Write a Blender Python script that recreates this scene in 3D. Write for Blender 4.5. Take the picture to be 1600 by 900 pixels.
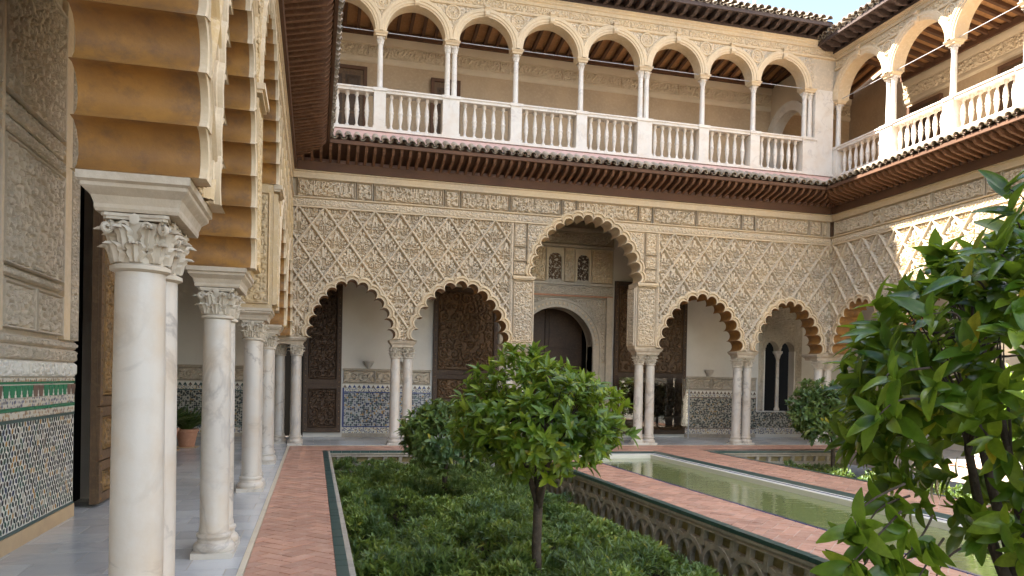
import bpy, math, random
import numpy as np
from mathutils import Vector, Matrix
from mathutils.geometry import tessellate_polygon

for o in list(bpy.data.objects):
    bpy.data.objects.remove(o)
S = bpy.context.scene
C = S.collection
PI = math.pi
rnd = random.Random(7)
RN = np.random.RandomState(11)

# ------------------------------------------------------------------ camera
cam_data = bpy.data.cameras.new('camera')
cam = bpy.data.objects.new('camera', cam_data)
C.objects.link(cam)
yaw, pitch, roll = 0.2542, -0.0104, 0.0204
fw = Vector((math.sin(yaw) * math.cos(pitch), math.cos(yaw) * math.cos(pitch), math.sin(pitch)))
rt = Vector((math.cos(yaw), -math.sin(yaw), 0))
up = rt.cross(fw)
r2 = rt * math.cos(roll) + up * math.sin(roll)
u2 = -rt * math.sin(roll) + up * math.cos(roll)
M = Matrix((r2, u2, -fw)).transposed().to_4x4()
M.translation = (0, 0, 1.6)
cam.matrix_world = M
cam_data.sensor_width = 36
cam_data.lens = 1188.86 / 1600 * 36
cam_data.shift_y = 0.0987
cam_data.clip_start = 0.05
cam_data.clip_end = 2000
S.camera = cam

# ------------------------------------------------------------------ world, sun, exposure
SUN_DIR = Vector((1.0, -0.42, -1.5)).normalized()      # the way the light travels
W = bpy.data.worlds.new('World')
S.world = W
W.use_nodes = True
wn = W.node_tree.nodes
wl = W.node_tree.links
wn.clear()
w_out = wn.new('ShaderNodeOutputWorld')
w_bg = wn.new('ShaderNodeBackground')
sky = wn.new('ShaderNodeTexSky')
sky.sky_type = 'NISHITA'
sky.sun_disc = False
sky.sun_elevation = math.asin(-SUN_DIR.z)
sky.sun_rotation = math.atan2(-SUN_DIR.x, -SUN_DIR.y)
sky.air_density = 1.0
sky.dust_density = 0.2
w_bg.inputs['Strength'].default_value = 0.085
w_tc = wn.new('ShaderNodeTexCoord')
w_map = wn.new('ShaderNodeMapping')
w_map.inputs['Scale'].default_value = (1, 1, 2.2)
w_noise = wn.new('ShaderNodeTexNoise')
w_noise.noise_dimensions = '4D'
w_noise.inputs['W'].default_value = 8.5
w_noise.inputs['Scale'].default_value = 2.6
w_noise.inputs['Detail'].default_value = 7
w_noise.inputs['Roughness'].default_value = 0.6
w_ramp = wn.new('ShaderNodeValToRGB')
w_ramp.color_ramp.elements[0].position = 0.49
w_ramp.color_ramp.elements[1].position = 0.63
w_mix = wn.new('ShaderNodeMix')
w_mix.data_type = 'RGBA'
w_mix.inputs['B'].default_value = (11.0, 10.8, 10.6, 1)
wl.new(w_tc.outputs['Generated'], w_map.inputs['Vector'])
wl.new(w_map.outputs['Vector'], w_noise.inputs['Vector'])
wl.new(w_noise.outputs['Fac'], w_ramp.inputs['Fac'])
wl.new(w_ramp.outputs['Color'], w_mix.inputs['Factor'])
wl.new(sky.outputs['Color'], w_mix.inputs['A'])
wl.new(w_mix.outputs['Result'], w_bg.inputs['Color'])
wl.new(w_bg.outputs['Background'], w_out.inputs['Surface'])

sun_data = bpy.data.lights.new('sun', 'SUN')
sun_data.energy = 5.0
sun_data.angle = math.radians(0.5)
sun_data.color = (1.0, 0.93, 0.82)
sun = bpy.data.objects.new('sun', sun_data)
C.objects.link(sun)
sun.rotation_euler = SUN_DIR.to_track_quat('-Z', 'Y').to_euler()
sun.location = (-20, 20, 40)

S.view_settings.view_transform = 'Standard'
S.view_settings.look = 'None'
S.view_settings.gamma = 1.0
S.view_settings.use_curve_mapping = False
S.view_settings.exposure = 2.75
S.render.engine = 'CYCLES'
S.cycles.use_denoising = True
S.cycles.max_bounces = 8
S.cycles.diffuse_bounces = 5
S.cycles.glossy_bounces = 4
S.cycles.transmission_bounces = 6
S.cycles.transparent_max_bounces = 8
S.cycles.sample_clamp_indirect = 6.0
S.cycles.caustics_reflective = False
S.cycles.caustics_refractive = False

# ------------------------------------------------------------------ materials
MATS = {}

def new_mat(name):
    m = bpy.data.materials.new(name)
    m.use_nodes = True
    n = m.node_tree.nodes
    return m, n, m.node_tree.links, n['Principled BSDF']

def ramp(n, stops):
    r = n.new('ShaderNodeValToRGB')
    e = r.color_ramp.elements
    while len(e) < len(stops):
        e.new(0.5)
    for k, (p, c) in enumerate(stops):
        e[k].position = p
        e[k].color = (c[0], c[1], c[2], 1)
    return r

def mixc(n, l, fac, a, b, mode='MIX'):
    m = n.new('ShaderNodeMix')
    m.data_type = 'RGBA'
    m.blend_type = mode
    for sock, v in ((m.inputs['Factor'], fac), (m.inputs['A'], a), (m.inputs['B'], b)):
        if isinstance(v, (int, float)):
            sock.default_value = v
        elif isinstance(v, tuple):
            sock.default_value = (v[0], v[1], v[2], 1)
        else:
            l.new(v, sock)
    return m.outputs['Result']

def noise(n, l, scale, detail=5, rough=0.6, vec=None, dist=0.0):
    t = n.new('ShaderNodeTexNoise')
    t.inputs['Scale'].default_value = scale
    t.inputs['Detail'].default_value = detail
    t.inputs['Roughness'].default_value = rough
    t.inputs['Distortion'].default_value = dist
    if vec is not None:
        l.new(vec, t.inputs['Vector'])
    return t.outputs['Fac']

def pos(n):
    return n.new('ShaderNodeNewGeometry').outputs['Position']

def mottled(name, c1, c2, c3=None, scale=1.6, rough=0.85, bump=0.25, bscale=60, spec=0.3, island=0.0, objrand=0.0, fine=14):
    """two or three tones mixed by large and small noise in world space, with fine bump"""
    m, n, l, b = new_mat(name)
    p = pos(n)
    f1 = noise(n, l, scale, 6, 0.62, p)
    r1 = ramp(n, [(0.36, (0, 0, 0)), (0.66, (1, 1, 1))])
    l.new(f1, r1.inputs['Fac'])
    col = mixc(n, l, r1.outputs['Color'], c1, c2)
    if c3:
        f2 = noise(n, l, fine, 5, 0.7, p)
        r2_ = ramp(n, [(0.48, (0, 0, 0)), (0.74, (1, 1, 1))])
        l.new(f2, r2_.inputs['Fac'])
        col = mixc(n, l, r2_.outputs['Color'], col, c3)
    if island or objrand:
        src = n.new('ShaderNodeNewGeometry').outputs['Random Per Island'] if island else n.new('ShaderNodeObjectInfo').outputs['Random']
        k = island or objrand
        rr = ramp(n, [(0.0, (1 - k,) * 3), (1.0, (1 + k,) * 3)])
        l.new(src, rr.inputs['Fac'])
        col = mixc(n, l, 1.0, col, rr.outputs['Color'], 'MULTIPLY')
    l.new(col, b.inputs['Base Color'])
    b.inputs['Roughness'].default_value = rough
    b.inputs['Specular IOR Level'].default_value = spec
    if bump:
        bp = n.new('ShaderNodeBump')
        bp.inputs['Strength'].default_value = bump
        bp.inputs['Distance'].default_value = 0.01
        l.new(noise(n, l, bscale, 6, 0.7, p), bp.inputs['Height'])
        l.new(bp.outputs['Normal'], b.inputs['Normal'])
    MATS[name] = m
    return m

mottled('stucco', (0.64, 0.52, 0.36), (0.51, 0.435, 0.335), (0.70, 0.585, 0.44), scale=0.9, bump=0.35, bscale=45, rough=0.92)
mottled('stucco_trim', (0.67, 0.525, 0.335), (0.56, 0.46, 0.33), (0.71, 0.58, 0.42), scale=1.2, bump=0.3, bscale=50, rough=0.9)
mottled('stucco_near', (0.56, 0.475, 0.36), (0.44, 0.385, 0.30), (0.62, 0.53, 0.41), scale=1.5, bump=0.3, bscale=70, rough=0.9)
mottled('stucco_gold', (0.58, 0.405, 0.19), (0.50, 0.39, 0.255), (0.63, 0.50, 0.33), scale=1.1, bump=0.35, bscale=45, rough=0.9)
mottled('impost_stone', (0.56, 0.47, 0.35), (0.43, 0.355, 0.265), (0.62, 0.54, 0.43), scale=2.4, bump=0.3, bscale=40, rough=0.85, fine=7)
mottled('arch_stone', (0.66, 0.515, 0.325), (0.57, 0.455, 0.31), (0.70, 0.58, 0.41), scale=1.4, bump=0.22, bscale=40, rough=0.88)
mottled('ochre', (0.41, 0.205, 0.050), (0.26, 0.130, 0.042), (0.17, 0.098, 0.052), scale=3.4, bump=0.25, bscale=25, rough=0.5, spec=0.45, fine=6)
mottled('plaster', (0.74, 0.69, 0.60), (0.68, 0.63, 0.54), None, scale=1.5, bump=0.5, bscale=16, rough=0.9)
mottled('plaster_grey', (0.66, 0.63, 0.57), (0.60, 0.57, 0.51), None, scale=1.0, bump=0.1, bscale=20, rough=0.9)
mottled('plaster_tan', (0.52, 0.385, 0.25), (0.45, 0.335, 0.22), (0.56, 0.43, 0.29), scale=1.3, bump=0.8, bscale=12, rough=0.93)
mottled('cream', (0.66, 0.56, 0.42), (0.60, 0.50, 0.37), None, scale=1.6, bump=0.15, bscale=30, rough=0.85)
mottled('pink_plaster', (0.62, 0.40, 0.34), (0.56, 0.38, 0.33), (0.66, 0.48, 0.42), scale=2.0, bump=0.3, bscale=22, rough=0.9)
mottled('white_wash', (0.80, 0.79, 0.76), (0.74, 0.72, 0.69), None, scale=2.0, bump=0.2, bscale=20, rough=0.9)
mottled('eave_wood', (0.175, 0.088, 0.050), (0.13, 0.066, 0.040), (0.23, 0.13, 0.08), scale=3.0, bump=0.4, bscale=40, rough=0.7, island=0.25)
mottled('roof_wood', (0.085, 0.06, 0.05), (0.065, 0.045, 0.04), (0.12, 0.085, 0.07), scale=3.0, bump=0.4, bscale=40, rough=0.8)
mottled('ceiling_wood', (0.42, 0.215, 0.09), (0.33, 0.165, 0.07), (0.48, 0.27, 0.13), scale=2.5, bump=0.3, bscale=35, rough=0.75, island=0.2)
mottled('beam_wood', (0.135, 0.068, 0.038), (0.10, 0.052, 0.032), None, scale=2.5, bump=0.3, bscale=35, rough=0.7)
mottled('door_wood', (0.150, 0.088, 0.045), (0.105, 0.062, 0.034), (0.20, 0.125, 0.06), scale=2.0, bump=0.35, bscale=60, rough=0.55, fine=20)
mottled('door_dark', (0.085, 0.050, 0.030), (0.060, 0.038, 0.025), (0.12, 0.075, 0.04), scale=2.0, bump=0.35, bscale=60, rough=0.55, fine=20)
mottled('door_gold', (0.30, 0.17, 0.055), (0.18, 0.11, 0.05), (0.13, 0.085, 0.045), scale=5.0, bump=0.4, bscale=70, rough=0.5, fine=22)
mottled('roof_tile', (0.36, 0.285, 0.215), (0.27, 0.23, 0.19), (0.47, 0.43, 0.32), scale=3.5, bump=0.5, bscale=45, rough=0.92, objrand=0.28, fine=11)
mottled('terracotta', (0.52, 0.27, 0.16), (0.46, 0.23, 0.14), (0.58, 0.34, 0.22), scale=6, bump=0.3, bscale=60, rough=0.85)
mottled('garden_stone', (0.42, 0.36, 0.28), (0.31, 0.275, 0.225), (0.50, 0.44, 0.35), scale=2.5, bump=0.6, bscale=40, rough=0.95, fine=9)
mottled('garden_back', (0.36, 0.27, 0.11), (0.24, 0.20, 0.11), (0.42, 0.34, 0.2), scale=3.0, bump=0.5, bscale=30, rough=0.95, fine=8)
mottled('soil', (0.055, 0.040, 0.027), (0.04, 0.03, 0.02), (0.08, 0.06, 0.04), scale=4, bump=0.8, bscale=25, rough=0.97)
mottled('mortar', (0.62, 0.50, 0.41), (0.54, 0.43, 0.35), None, scale=6, bump=0.3, bscale=60, rough=0.95)
mottled('ochre_skirt', (0.50, 0.36, 0.21), (0.43, 0.31, 0.19), None, scale=4, bump=0.2, bscale=40, rough=0.7)
mottled('bark', (0.075, 0.055, 0.038), (0.05, 0.038, 0.028), (0.12, 0.095, 0.065), scale=9, bump=0.9, bscale=55, rough=0.95)
mottled('bamboo', (0.52, 0.38, 0.22), (0.45, 0.32, 0.18), None, scale=9, bump=0.1, rough=0.6)
mottled('shade_black', (0.008, 0.007, 0.006), (0.012, 0.010, 0.008), None, scale=3, bump=0, rough=0.9)  # near-black colour standing in for the shade inside openings
mottled('steel', (0.45, 0.45, 0.46), (0.38, 0.38, 0.4), None, scale=9, bump=0, rough=0.45)
mottled('brick', (0.55, 0.295, 0.195), (0.46, 0.24, 0.165), (0.62, 0.40, 0.30), scale=1.6, bump=0.35, bscale=70, rough=0.48, spec=0.5, objrand=0.16, fine=6)
mottled('brick_far', (0.55, 0.295, 0.195), (0.46, 0.24, 0.165), (0.62, 0.40, 0.30), scale=1.6, bump=0.35, bscale=70, rough=0.48, spec=0.5, island=0.16, fine=6)

def marble(name, base, vein, stain, rough=0.35, vscale=1.3, objrand=0.0, stain_amt=0.5, veinw=0.035):
    m, n, l, b = new_mat(name)
    p = pos(n)
    mp = n.new('ShaderNodeMapping')
    mp.inputs['Rotation'].default_value = (0.5, 0.6, 0.3)
    l.new(p, mp.inputs['Vector'])
    v1 = noise(n, l, vscale, 8, 0.55, mp.outputs['Vector'], 1.1)
    r1 = ramp(n, [(0.5 - veinw, (0, 0, 0)), (0.5, (1, 1, 1)), (0.5 + veinw, (0, 0, 0))])
    l.new(v1, r1.inputs['Fac'])
    c1 = mixc(n, l, noise(n, l, vscale * 1.7, 6, 0.6, p), base, tuple(x * 0.84 for x in base))
    gate = ramp(n, [(0.40, (0.05, 0.05, 0.05)), (0.64, (.8, .8, .8))])
    l.new(noise(n, l, 1.7, 3, 0.5, p), gate.inputs['Fac'])
    vf = mixc(n, l, 1.0, r1.outputs['Color'], gate.outputs['Color'], 'MULTIPLY')
    c2 = mixc(n, l, vf, c1, vein)
    st = ramp(n, [(0.46, (0, 0, 0)), (0.78, (stain_amt,) * 3)])
    l.new(noise(n, l, 2.6, 6, 0.65, p), st.inputs['Fac'])
    c3 = mixc(n, l, st.outputs['Color'], c2, stain)
    if objrand:
        rr = ramp(n, [(0.0, (1 - objrand,) * 3), (1.0, (1 + objrand,) * 3)])
        l.new(n.new('ShaderNodeObjectInfo').outputs['Random'], rr.inputs['Fac'])
        c3 = mixc(n, l, 1.0, c3, rr.outputs['Color'], 'MULTIPLY')
    l.new(c3, b.inputs['Base Color'])
    b.inputs['Roughness'].default_value = rough
    bp = n.new('ShaderNodeBump')
    bp.inputs['Strength'].default_value = 0.12
    bp.inputs['Distance'].default_value = 0.01
    l.new(noise(n, l, 40, 5, 0.6, p), bp.inputs['Height'])
    l.new(bp.outputs['Normal'], b.inputs['Normal'])
    MATS[name] = m

marble('marble', (0.62, 0.565, 0.485), (0.30, 0.265, 0.235), (0.50, 0.37, 0.235), rough=0.36, vscale=1.5, stain_amt=0.65, objrand=0.07)
marble('marble_white', (0.74, 0.695, 0.62), (0.5, 0.46, 0.42), (0.58, 0.46, 0.33), rough=0.55, vscale=2.0, stain_amt=0.6)
marble('capital_stone', (0.60, 0.53, 0.42), (0.45, 0.38, 0.3), (0.50, 0.37, 0.23), rough=0.75, vscale=2.4, stain_amt=0.6)
marble('marble_floor', (0.54, 0.54, 0.53), (0.40, 0.41, 0.42), (0.48, 0.46, 0.43), rough=0.17, vscale=1.3, objrand=0.13, stain_amt=0.5, veinw=0.05)
marble('kerb_marble', (0.72, 0.62, 0.46), (0.5, 0.42, 0.32), (0.6, 0.46, 0.3), rough=0.55, vscale=2.0)

def glaze(name, c1, c2, rough=0.2, scale=8, objrand=0.25):
    m, n, l, b = new_mat(name)
    col = mixc(n, l, noise(n, l, scale, 4, 0.6, pos(n)), c1, c2)
    rr = ramp(n, [(0.0, (1 - objrand,) * 3), (1.0, (1 + objrand,) * 3)])
    l.new(n.new('ShaderNodeNewGeometry').outputs['Random Per Island'], rr.inputs['Fac'])
    col = mixc(n, l, 1.0, col, rr.outputs['Color'], 'MULTIPLY')
    l.new(col, b.inputs['Base Color'])
    b.inputs['Roughness'].default_value = rough
    MATS[name] = m
    return m
glaze('green_glaze', (0.026, 0.062, 0.054), (0.05, 0.095, 0.085), rough=0.28)
glaze('green_bright', (0.010, 0.13, 0.055), (0.015, 0.19, 0.08), rough=0.25)
glaze('blue_glaze', (0.02, 0.035, 0.13), (0.03, 0.05, 0.19), rough=0.25)
glaze('white_glaze', (0.66, 0.62, 0.53), (0.72, 0.69, 0.6), rough=0.3, objrand=0.08)
glaze('brown_glaze', (0.10, 0.06, 0.04), (0.15, 0.09, 0.06), rough=0.3)

def mosaic_pieces():
    m, n, l, b = new_mat('mosaic_pieces')
    r = ramp(n, [(0.0, (0.012, 0.035, 0.03)), (0.30, (0.02, 0.018, 0.016)), (0.50, (0.02, 0.10, 0.06)), (0.62, (0.06, 0.035, 0.02)),
                 (0.74, (0.42, 0.24, 0.07)), (0.84, (0.03, 0.05, 0.12)), (0.93, (0.45, 0.42, 0.34))])
    r.color_ramp.interpolation = 'CONSTANT'
    l.new(n.new('ShaderNodeNewGeometry').outputs['Random Per Island'], r.inputs['Fac'])
    l.new(r.outputs['Color'], b.inputs['Base Color'])
    b.inputs['Roughness'].default_value = 0.25
    MATS['mosaic_pieces'] = m
mosaic_pieces()

def mosaic(name, scale, stops, white=(0.62, 0.58, 0.48), thr=0.30):
    """glazed mosaic far off: dark cells between white strapwork"""
    m, n, l, b = new_mat(name)
    tc = n.new('ShaderNodeTexCoord')
    v = n.new('ShaderNodeTexVoronoi')
    v.inputs['Scale'].default_value = scale
    v.inputs['Randomness'].default_value = 0.55
    l.new(tc.outputs['Object'], v.inputs['Vector'])
    r = ramp(n, [(thr, (0, 0, 0)), (thr + 0.12, (1, 1, 1))])
    l.new(v.outputs['Distance'], r.inputs['Fac'])
    cr = ramp(n, stops)
    cr.color_ramp.interpolation = 'CONSTANT'
    sp = n.new('ShaderNodeSeparateColor')
    l.new(v.outputs['Color'], sp.inputs['Color'])
    l.new(sp.outputs['Red'], cr.inputs['Fac'])
    col = mixc(n, l, r.outputs['Color'], cr.outputs['Color'], white)
    l.new(col, b.inputs['Base Color'])
    b.inputs['Roughness'].default_value = 0.3
    MATS[name] = m
mosaic('mosaic_blue', 19, [(0, (0.03, 0.035, 0.045)), (0.55, (0.025, 0.035, 0.09)), (0.7, (0.03, 0.07, 0.06)), (0.88, (0.35, 0.2, 0.06))], white=(0.40, 0.39, 0.37), thr=0.50)
mosaic('mosaic_dark', 19, [(0, (0.03, 0.035, 0.035)), (0.5, (0.045, 0.05, 0.03)), (0.75, (0.02, 0.05, 0.05)), (0.9, (0.25, 0.16, 0.06))], white=(0.38, 0.36, 0.30), thr=0.50)
mosaic('mosaic_band', 26, [(0, (0.05, 0.06, 0.16)), (0.5, (0.03, 0.03, 0.03)), (0.8, (0.4, 0.25, 0.07))], thr=0.36)
mosaic('mosaic_yellow', 26, [(0, (0.36, 0.22, 0.07)), (0.5, (0.22, 0.1, 0.05)), (0.75, (0.05, 0.04, 0.03))], thr=0.38)

def leaf_mat(name, c_dark, c_mid, c_light, trans=0.35, rough=0.32, yellow=0.04):
    m, n, l, b = new_mat(name)
    g = n.new('ShaderNodeNewGeometry')
    r = ramp(n, [(0.0, c_dark), (0.5, c_mid), (1 - yellow * .6 - 0.02, c_light), (1 - yellow * .6 + 0.01, (0.34, 0.31, 0.035))])
    l.new(g.outputs['Random Per Island'], r.inputs['Fac'])
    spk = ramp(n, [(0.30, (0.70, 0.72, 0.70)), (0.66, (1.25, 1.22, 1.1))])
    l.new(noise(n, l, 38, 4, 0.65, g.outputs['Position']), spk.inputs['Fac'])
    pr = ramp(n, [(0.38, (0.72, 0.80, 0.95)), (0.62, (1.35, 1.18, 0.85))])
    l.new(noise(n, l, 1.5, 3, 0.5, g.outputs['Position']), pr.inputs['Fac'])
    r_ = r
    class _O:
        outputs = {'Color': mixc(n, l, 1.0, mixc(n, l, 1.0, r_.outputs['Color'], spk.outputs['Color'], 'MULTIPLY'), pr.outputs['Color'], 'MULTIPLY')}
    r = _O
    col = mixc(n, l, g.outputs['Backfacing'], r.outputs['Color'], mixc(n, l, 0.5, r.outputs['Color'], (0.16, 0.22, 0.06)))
    l.new(col, b.inputs['Base Color'])
    b.inputs['Roughness'].default_value = rough
    b.inputs['Specular IOR Level'].default_value = 0.5
    t = n.new('ShaderNodeBsdfTranslucent')
    l.new(mixc(n, l, 0.55, r.outputs['Color'], (0.28, 0.36, 0.02)), t.inputs['Color'])
    ms = n.new('ShaderNodeMixShader')
    ms.inputs['Fac'].default_value = trans
    l.new(b.outputs['BSDF'], ms.inputs[1])
    l.new(t.outputs['BSDF'], ms.inputs[2])
    l.new(ms.outputs['Shader'], n['Material Output'].inputs['Surface'])
    MATS[name] = m
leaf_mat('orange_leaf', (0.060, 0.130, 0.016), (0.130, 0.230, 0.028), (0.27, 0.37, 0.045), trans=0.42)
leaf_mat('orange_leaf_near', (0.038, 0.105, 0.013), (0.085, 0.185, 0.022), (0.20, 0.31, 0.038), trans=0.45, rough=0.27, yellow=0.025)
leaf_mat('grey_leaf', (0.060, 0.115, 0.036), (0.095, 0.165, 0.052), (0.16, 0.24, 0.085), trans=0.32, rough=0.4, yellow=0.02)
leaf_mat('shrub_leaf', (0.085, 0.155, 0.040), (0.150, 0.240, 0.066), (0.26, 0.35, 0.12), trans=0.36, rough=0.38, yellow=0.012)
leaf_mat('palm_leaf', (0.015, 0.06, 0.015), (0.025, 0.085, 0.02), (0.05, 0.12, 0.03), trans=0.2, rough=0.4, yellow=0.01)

def water_mat():
    m, n, l, b = new_mat('pond_water')
    p = pos(n)
    col = mixc(n, l, noise(n, l, 0.7, 4, 0.6, p), (0.185, 0.215, 0.070), (0.24, 0.265, 0.105))
    l.new(col, b.inputs['Base Color'])
    b.inputs['Roughness'].default_value = 0.012
    b.inputs['IOR'].default_value = 1.333
    b.inputs['Specular IOR Level'].default_value = 0.6
    mp = n.new('ShaderNodeMapping')
    mp.inputs['Scale'].default_value = (0.6, 1.6, 1)
    l.new(p, mp.inputs['Vector'])
    bp = n.new('ShaderNodeBump')
    bp.inputs['Strength'].default_value = 0.10
    bp.inputs['Distance'].default_value = 0.05
    l.new(noise(n, l, 5.0, 3, 0.5, mp.outputs['Vector']), bp.inputs['Height'])
    l.new(bp.outputs['Normal'], b.inputs['Normal'])
    MATS['pond_water'] = m
water_mat()

def glass_mat():
    m, n, l, b = new_mat('clear_glass')
    b.inputs['Transmission Weight'].default_value = 1.0
    b.inputs['Base Color'].default_value = (0.93, 0.96, 0.94, 1)
    b.inputs['Roughness'].default_value = 0.02
    b.inputs['IOR'].default_value = 1.45
    MATS['clear_glass'] = m
glass_mat()

# ------------------------------------------------------------------ mesh helpers
def mesh_from(name, V, F, mat, smooth=False):
    """V (n,3); F an (m,4) array, an (m,3) array or a list of index lists"""
    me = bpy.data.meshes.new(name)
    V = np.asarray(V, dtype=np.float32)
    if isinstance(F, np.ndarray):
        k = F.shape[1]
        nf = len(F)
        tot = np.full(nf, k, dtype=np.int32)
        idx = F.astype(np.int32).ravel()
    else:
        nf = len(F)
        tot = np.array([len(f) for f in F], dtype=np.int32)
        idx = np.concatenate([np.asarray(f, dtype=np.int32) for f in F]) if nf else np.zeros(0, np.int32)
    me.vertices.add(len(V))
    me.vertices.foreach_set('co', V.ravel())
    me.loops.add(len(idx))
    me.loops.foreach_set('vertex_index', idx)
    me.polygons.add(nf)
    st = np.zeros(nf, dtype=np.int32)
    if nf:
        st[1:] = np.cumsum(tot)[:-1]
    me.polygons.foreach_set('loop_start', st)
    me.polygons.foreach_set('loop_total', tot)
    me.polygons.foreach_set('use_smooth', np.full(nf, bool(smooth)))
    me.update(calc_edges=True)
    me.validate()
    if mat:
        me.materials.append(MATS[mat])
    return me

def put(name, me, parent=None, loc=(0, 0, 0), rz=0.0, rot=None, scale=None):
    o = bpy.data.objects.new(name, me)
    C.objects.link(o)
    o.parent = parent
    o.location = loc
    o.rotation_euler = rot if rot is not None else (0, 0, rz)
    if scale is not None:
        o.scale = scale
    return o

def thing(name, label, cat, loc=(0, 0, 0), rz=0.0, group=None, kind=None):
    o = put(name, None, None, loc, rz)
    if kind != 'structure':
        o['label'] = label
        o['category'] = cat
    if group:
        o['group'] = group
    o['kind'] = kind or 'thing'
    return o

def tag(o, label=None, cat=None, group=None, kind=None):
    for k, v in (('label', label), ('category', cat), ('group', group), ('kind', kind)):
        if v:
            o[k] = v
    return o

class MB:
    def __init__(self):
        self.v, self.f = [], []

    def add(self, V, F):
        b = len(self.v)
        self.v += [tuple(map(float, p)) for p in V]
        self.f += [[i + b for i in f] for f in F]
        return self

    def box(self, x0, x1, y0, y1, z0, z1):
        V = [(x0, y0, z0), (x1, y0, z0), (x1, y1, z0), (x0, y1, z0), (x0, y0, z1), (x1, y0, z1), (x1, y1, z1), (x0, y1, z1)]
        return self.add(V, [(0, 3, 2, 1), (4, 5, 6, 7), (0, 1, 5, 4), (1, 2, 6, 5), (2, 3, 7, 6), (3, 0, 4, 7)])

    def lathe(self, prof, n=20, cx=0, cy=0, caps=True):
        V, F = [], []
        for r, z in prof:
            for k in range(n):
                a = 2 * PI * k / n
                V.append((cx + r * math.cos(a), cy + r * math.sin(a), z))
        for i in range(len(prof) - 1):
            for k in range(n):
                k2 = (k + 1) % n
                F.append((i * n + k, i * n + k2, (i + 1) * n + k2, (i + 1) * n + k))
        if caps:
            F.append(list(range(n))[::-1])
            F.append([(len(prof) - 1) * n + k for k in range(n)])
        return self.add(V, F)

    def rects(self, prof, caps=True):
        """stacked rectangles: (hx, hy, z)"""
        V, F = [], []
        for hx, hy, z in prof:
            V += [(-hx, -hy, z), (hx, -hy, z), (hx, hy, z), (-hx, hy, z)]
        for i in range(len(prof) - 1):
            for k in range(4):
                k2 = (k + 1) % 4
                F.append((i * 4 + k, i * 4 + k2, i * 4 + 4 + k2, i * 4 + 4 + k))
        if caps:
            F.append((3, 2, 1, 0))
            n = (len(prof) - 1) * 4
            F.append((n, n + 1, n + 2, n + 3))
        return self.add(V, F)

    def tube(self, pts, rad, n=8):
        pts = [Vector(p) for p in pts]
        V, F = [], []
        for i, p in enumerate(pts):
            d = (pts[min(i + 1, len(pts) - 1)] - pts[max(i - 1, 0)]).normalized()
            a = d.orthogonal().normalized() if abs(d.z) < 0.95 else d.cross(Vector((0, 1, 0))).normalized()
            if i and (a - pa).length > 1.0:
                a = (pa - d * pa.dot(d)).normalized()
            elif i:
                a = (pa - d * pa.dot(d)).normalized()
            pa = a
            b = d.cross(a)
            r = rad[i] if hasattr(rad, '__len__') else rad
            for k in range(n):
                t = 2 * PI * k / n
                V.append(p + (a * math.cos(t) + b * math.sin(t)) * r)
        for i in range(len(pts) - 1):
            for k in range(n):
                k2 = (k + 1) % n
                F.append((i * n + k, i * n + k2, (i + 1) * n + k2, (i + 1) * n + k))
        F.append(list(range(n))[::-1])
        F.append([(len(pts) - 1) * n + k for k in range(n)])
        return self.add(V, F)

    def strip(self, rows, close=False):
        """rows of equal length joined into quads"""
        n = len(rows[0])
        V = [p for r in rows for p in r]
        F = []
        for i in range(len(rows) - 1):
            for k in range(n - (0 if close else 1)):
                k2 = (k + 1) % n
                F.append((i * n + k, i * n + k2, (i + 1) * n + k2, (i + 1) * n + k))
        return self.add(V, F)

    def prism(self, poly, z0, z1):
        """convex-ish polygon in x,y extruded in z"""
        n = len(poly)
        V = [(p[0], p[1], z0) for p in poly] + [(p[0], p[1], z1) for p in poly]
        F = [list(range(n))[::-1], list(range(n, 2 * n))]
        for k in range(n):
            k2 = (k + 1) % n
            F.append((k, k2, n + k2, n + k))
        return self.add(V, F)

    def mesh(self, name, mat, smooth=False):
        return mesh_from(name, self.v, self.f, mat, smooth)

    def put(self, name, mat, parent=None, smooth=False, **kw):
        return put(name, self.mesh(name, mat, smooth), parent, **kw)

def autosmooth(me, deg=40):
    me.polygons.foreach_set('use_smooth', np.ones(len(me.polygons), dtype=bool))
    me.set_sharp_from_angle(angle=math.radians(deg))
    return me

def extruded_polygon(poly, y0, y1):
    """polygon in x,z (may be concave) extruded in y"""
    tris = tessellate_polygon([[Vector((p[0], p[1], 0)) for p in poly]])
    n = len(poly)
    V = [(p[0], y0, p[1]) for p in poly] + [(p[0], y1, p[1]) for p in poly]
    F = [list(t) for t in tris] + [[i + n for i in t][::-1] for t in tris]
    for k in range(n):
        k2 = (k + 1) % n
        F.append((k, k2, n + k2, n + k))
    return V, F

def inside(px, pz, poly):
    """vectorised point in polygon"""
    r = np.zeros(px.shape, dtype=bool)
    P = np.asarray(poly)
    x1, z1 = P[:, 0], P[:, 1]
    x2, z2 = np.roll(x1, -1), np.roll(z1, -1)
    for a, b, c, d in zip(x1, z1, x2, z2):
        if b == d:
            continue
        hit = ((b > pz) != (d > pz)) & (px < (c - a) * (pz - b) / (d - b) + a)
        r ^= hit
    return r

# ------------------------------------------------------------------ carved relief: strokes of leaves and scrolls
def spiral(cx, cz, R, turns, hand, ph, n=26):
    t = np.linspace(0, 1, n)
    a = ph + hand * 2 * PI * turns * t
    r = R * (1 - 0.86 * t)
    return np.stack([cx + r * np.cos(a), cz + r * np.sin(a)], 1), np.linspace(1.0, 0.75, n)

def leaf_stroke(x, z, ang, L, n=9):
    t = np.linspace(0, 1, n)
    a = ang + 0.7 * (t - 0.5)
    P = np.stack([x + L * t * np.cos(a), z + L * t * np.sin(a)], 1)
    return P, 0.35 + 1.4 * np.sin(PI * np.clip(t * 0.9 + 0.06, 0, 1))

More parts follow.
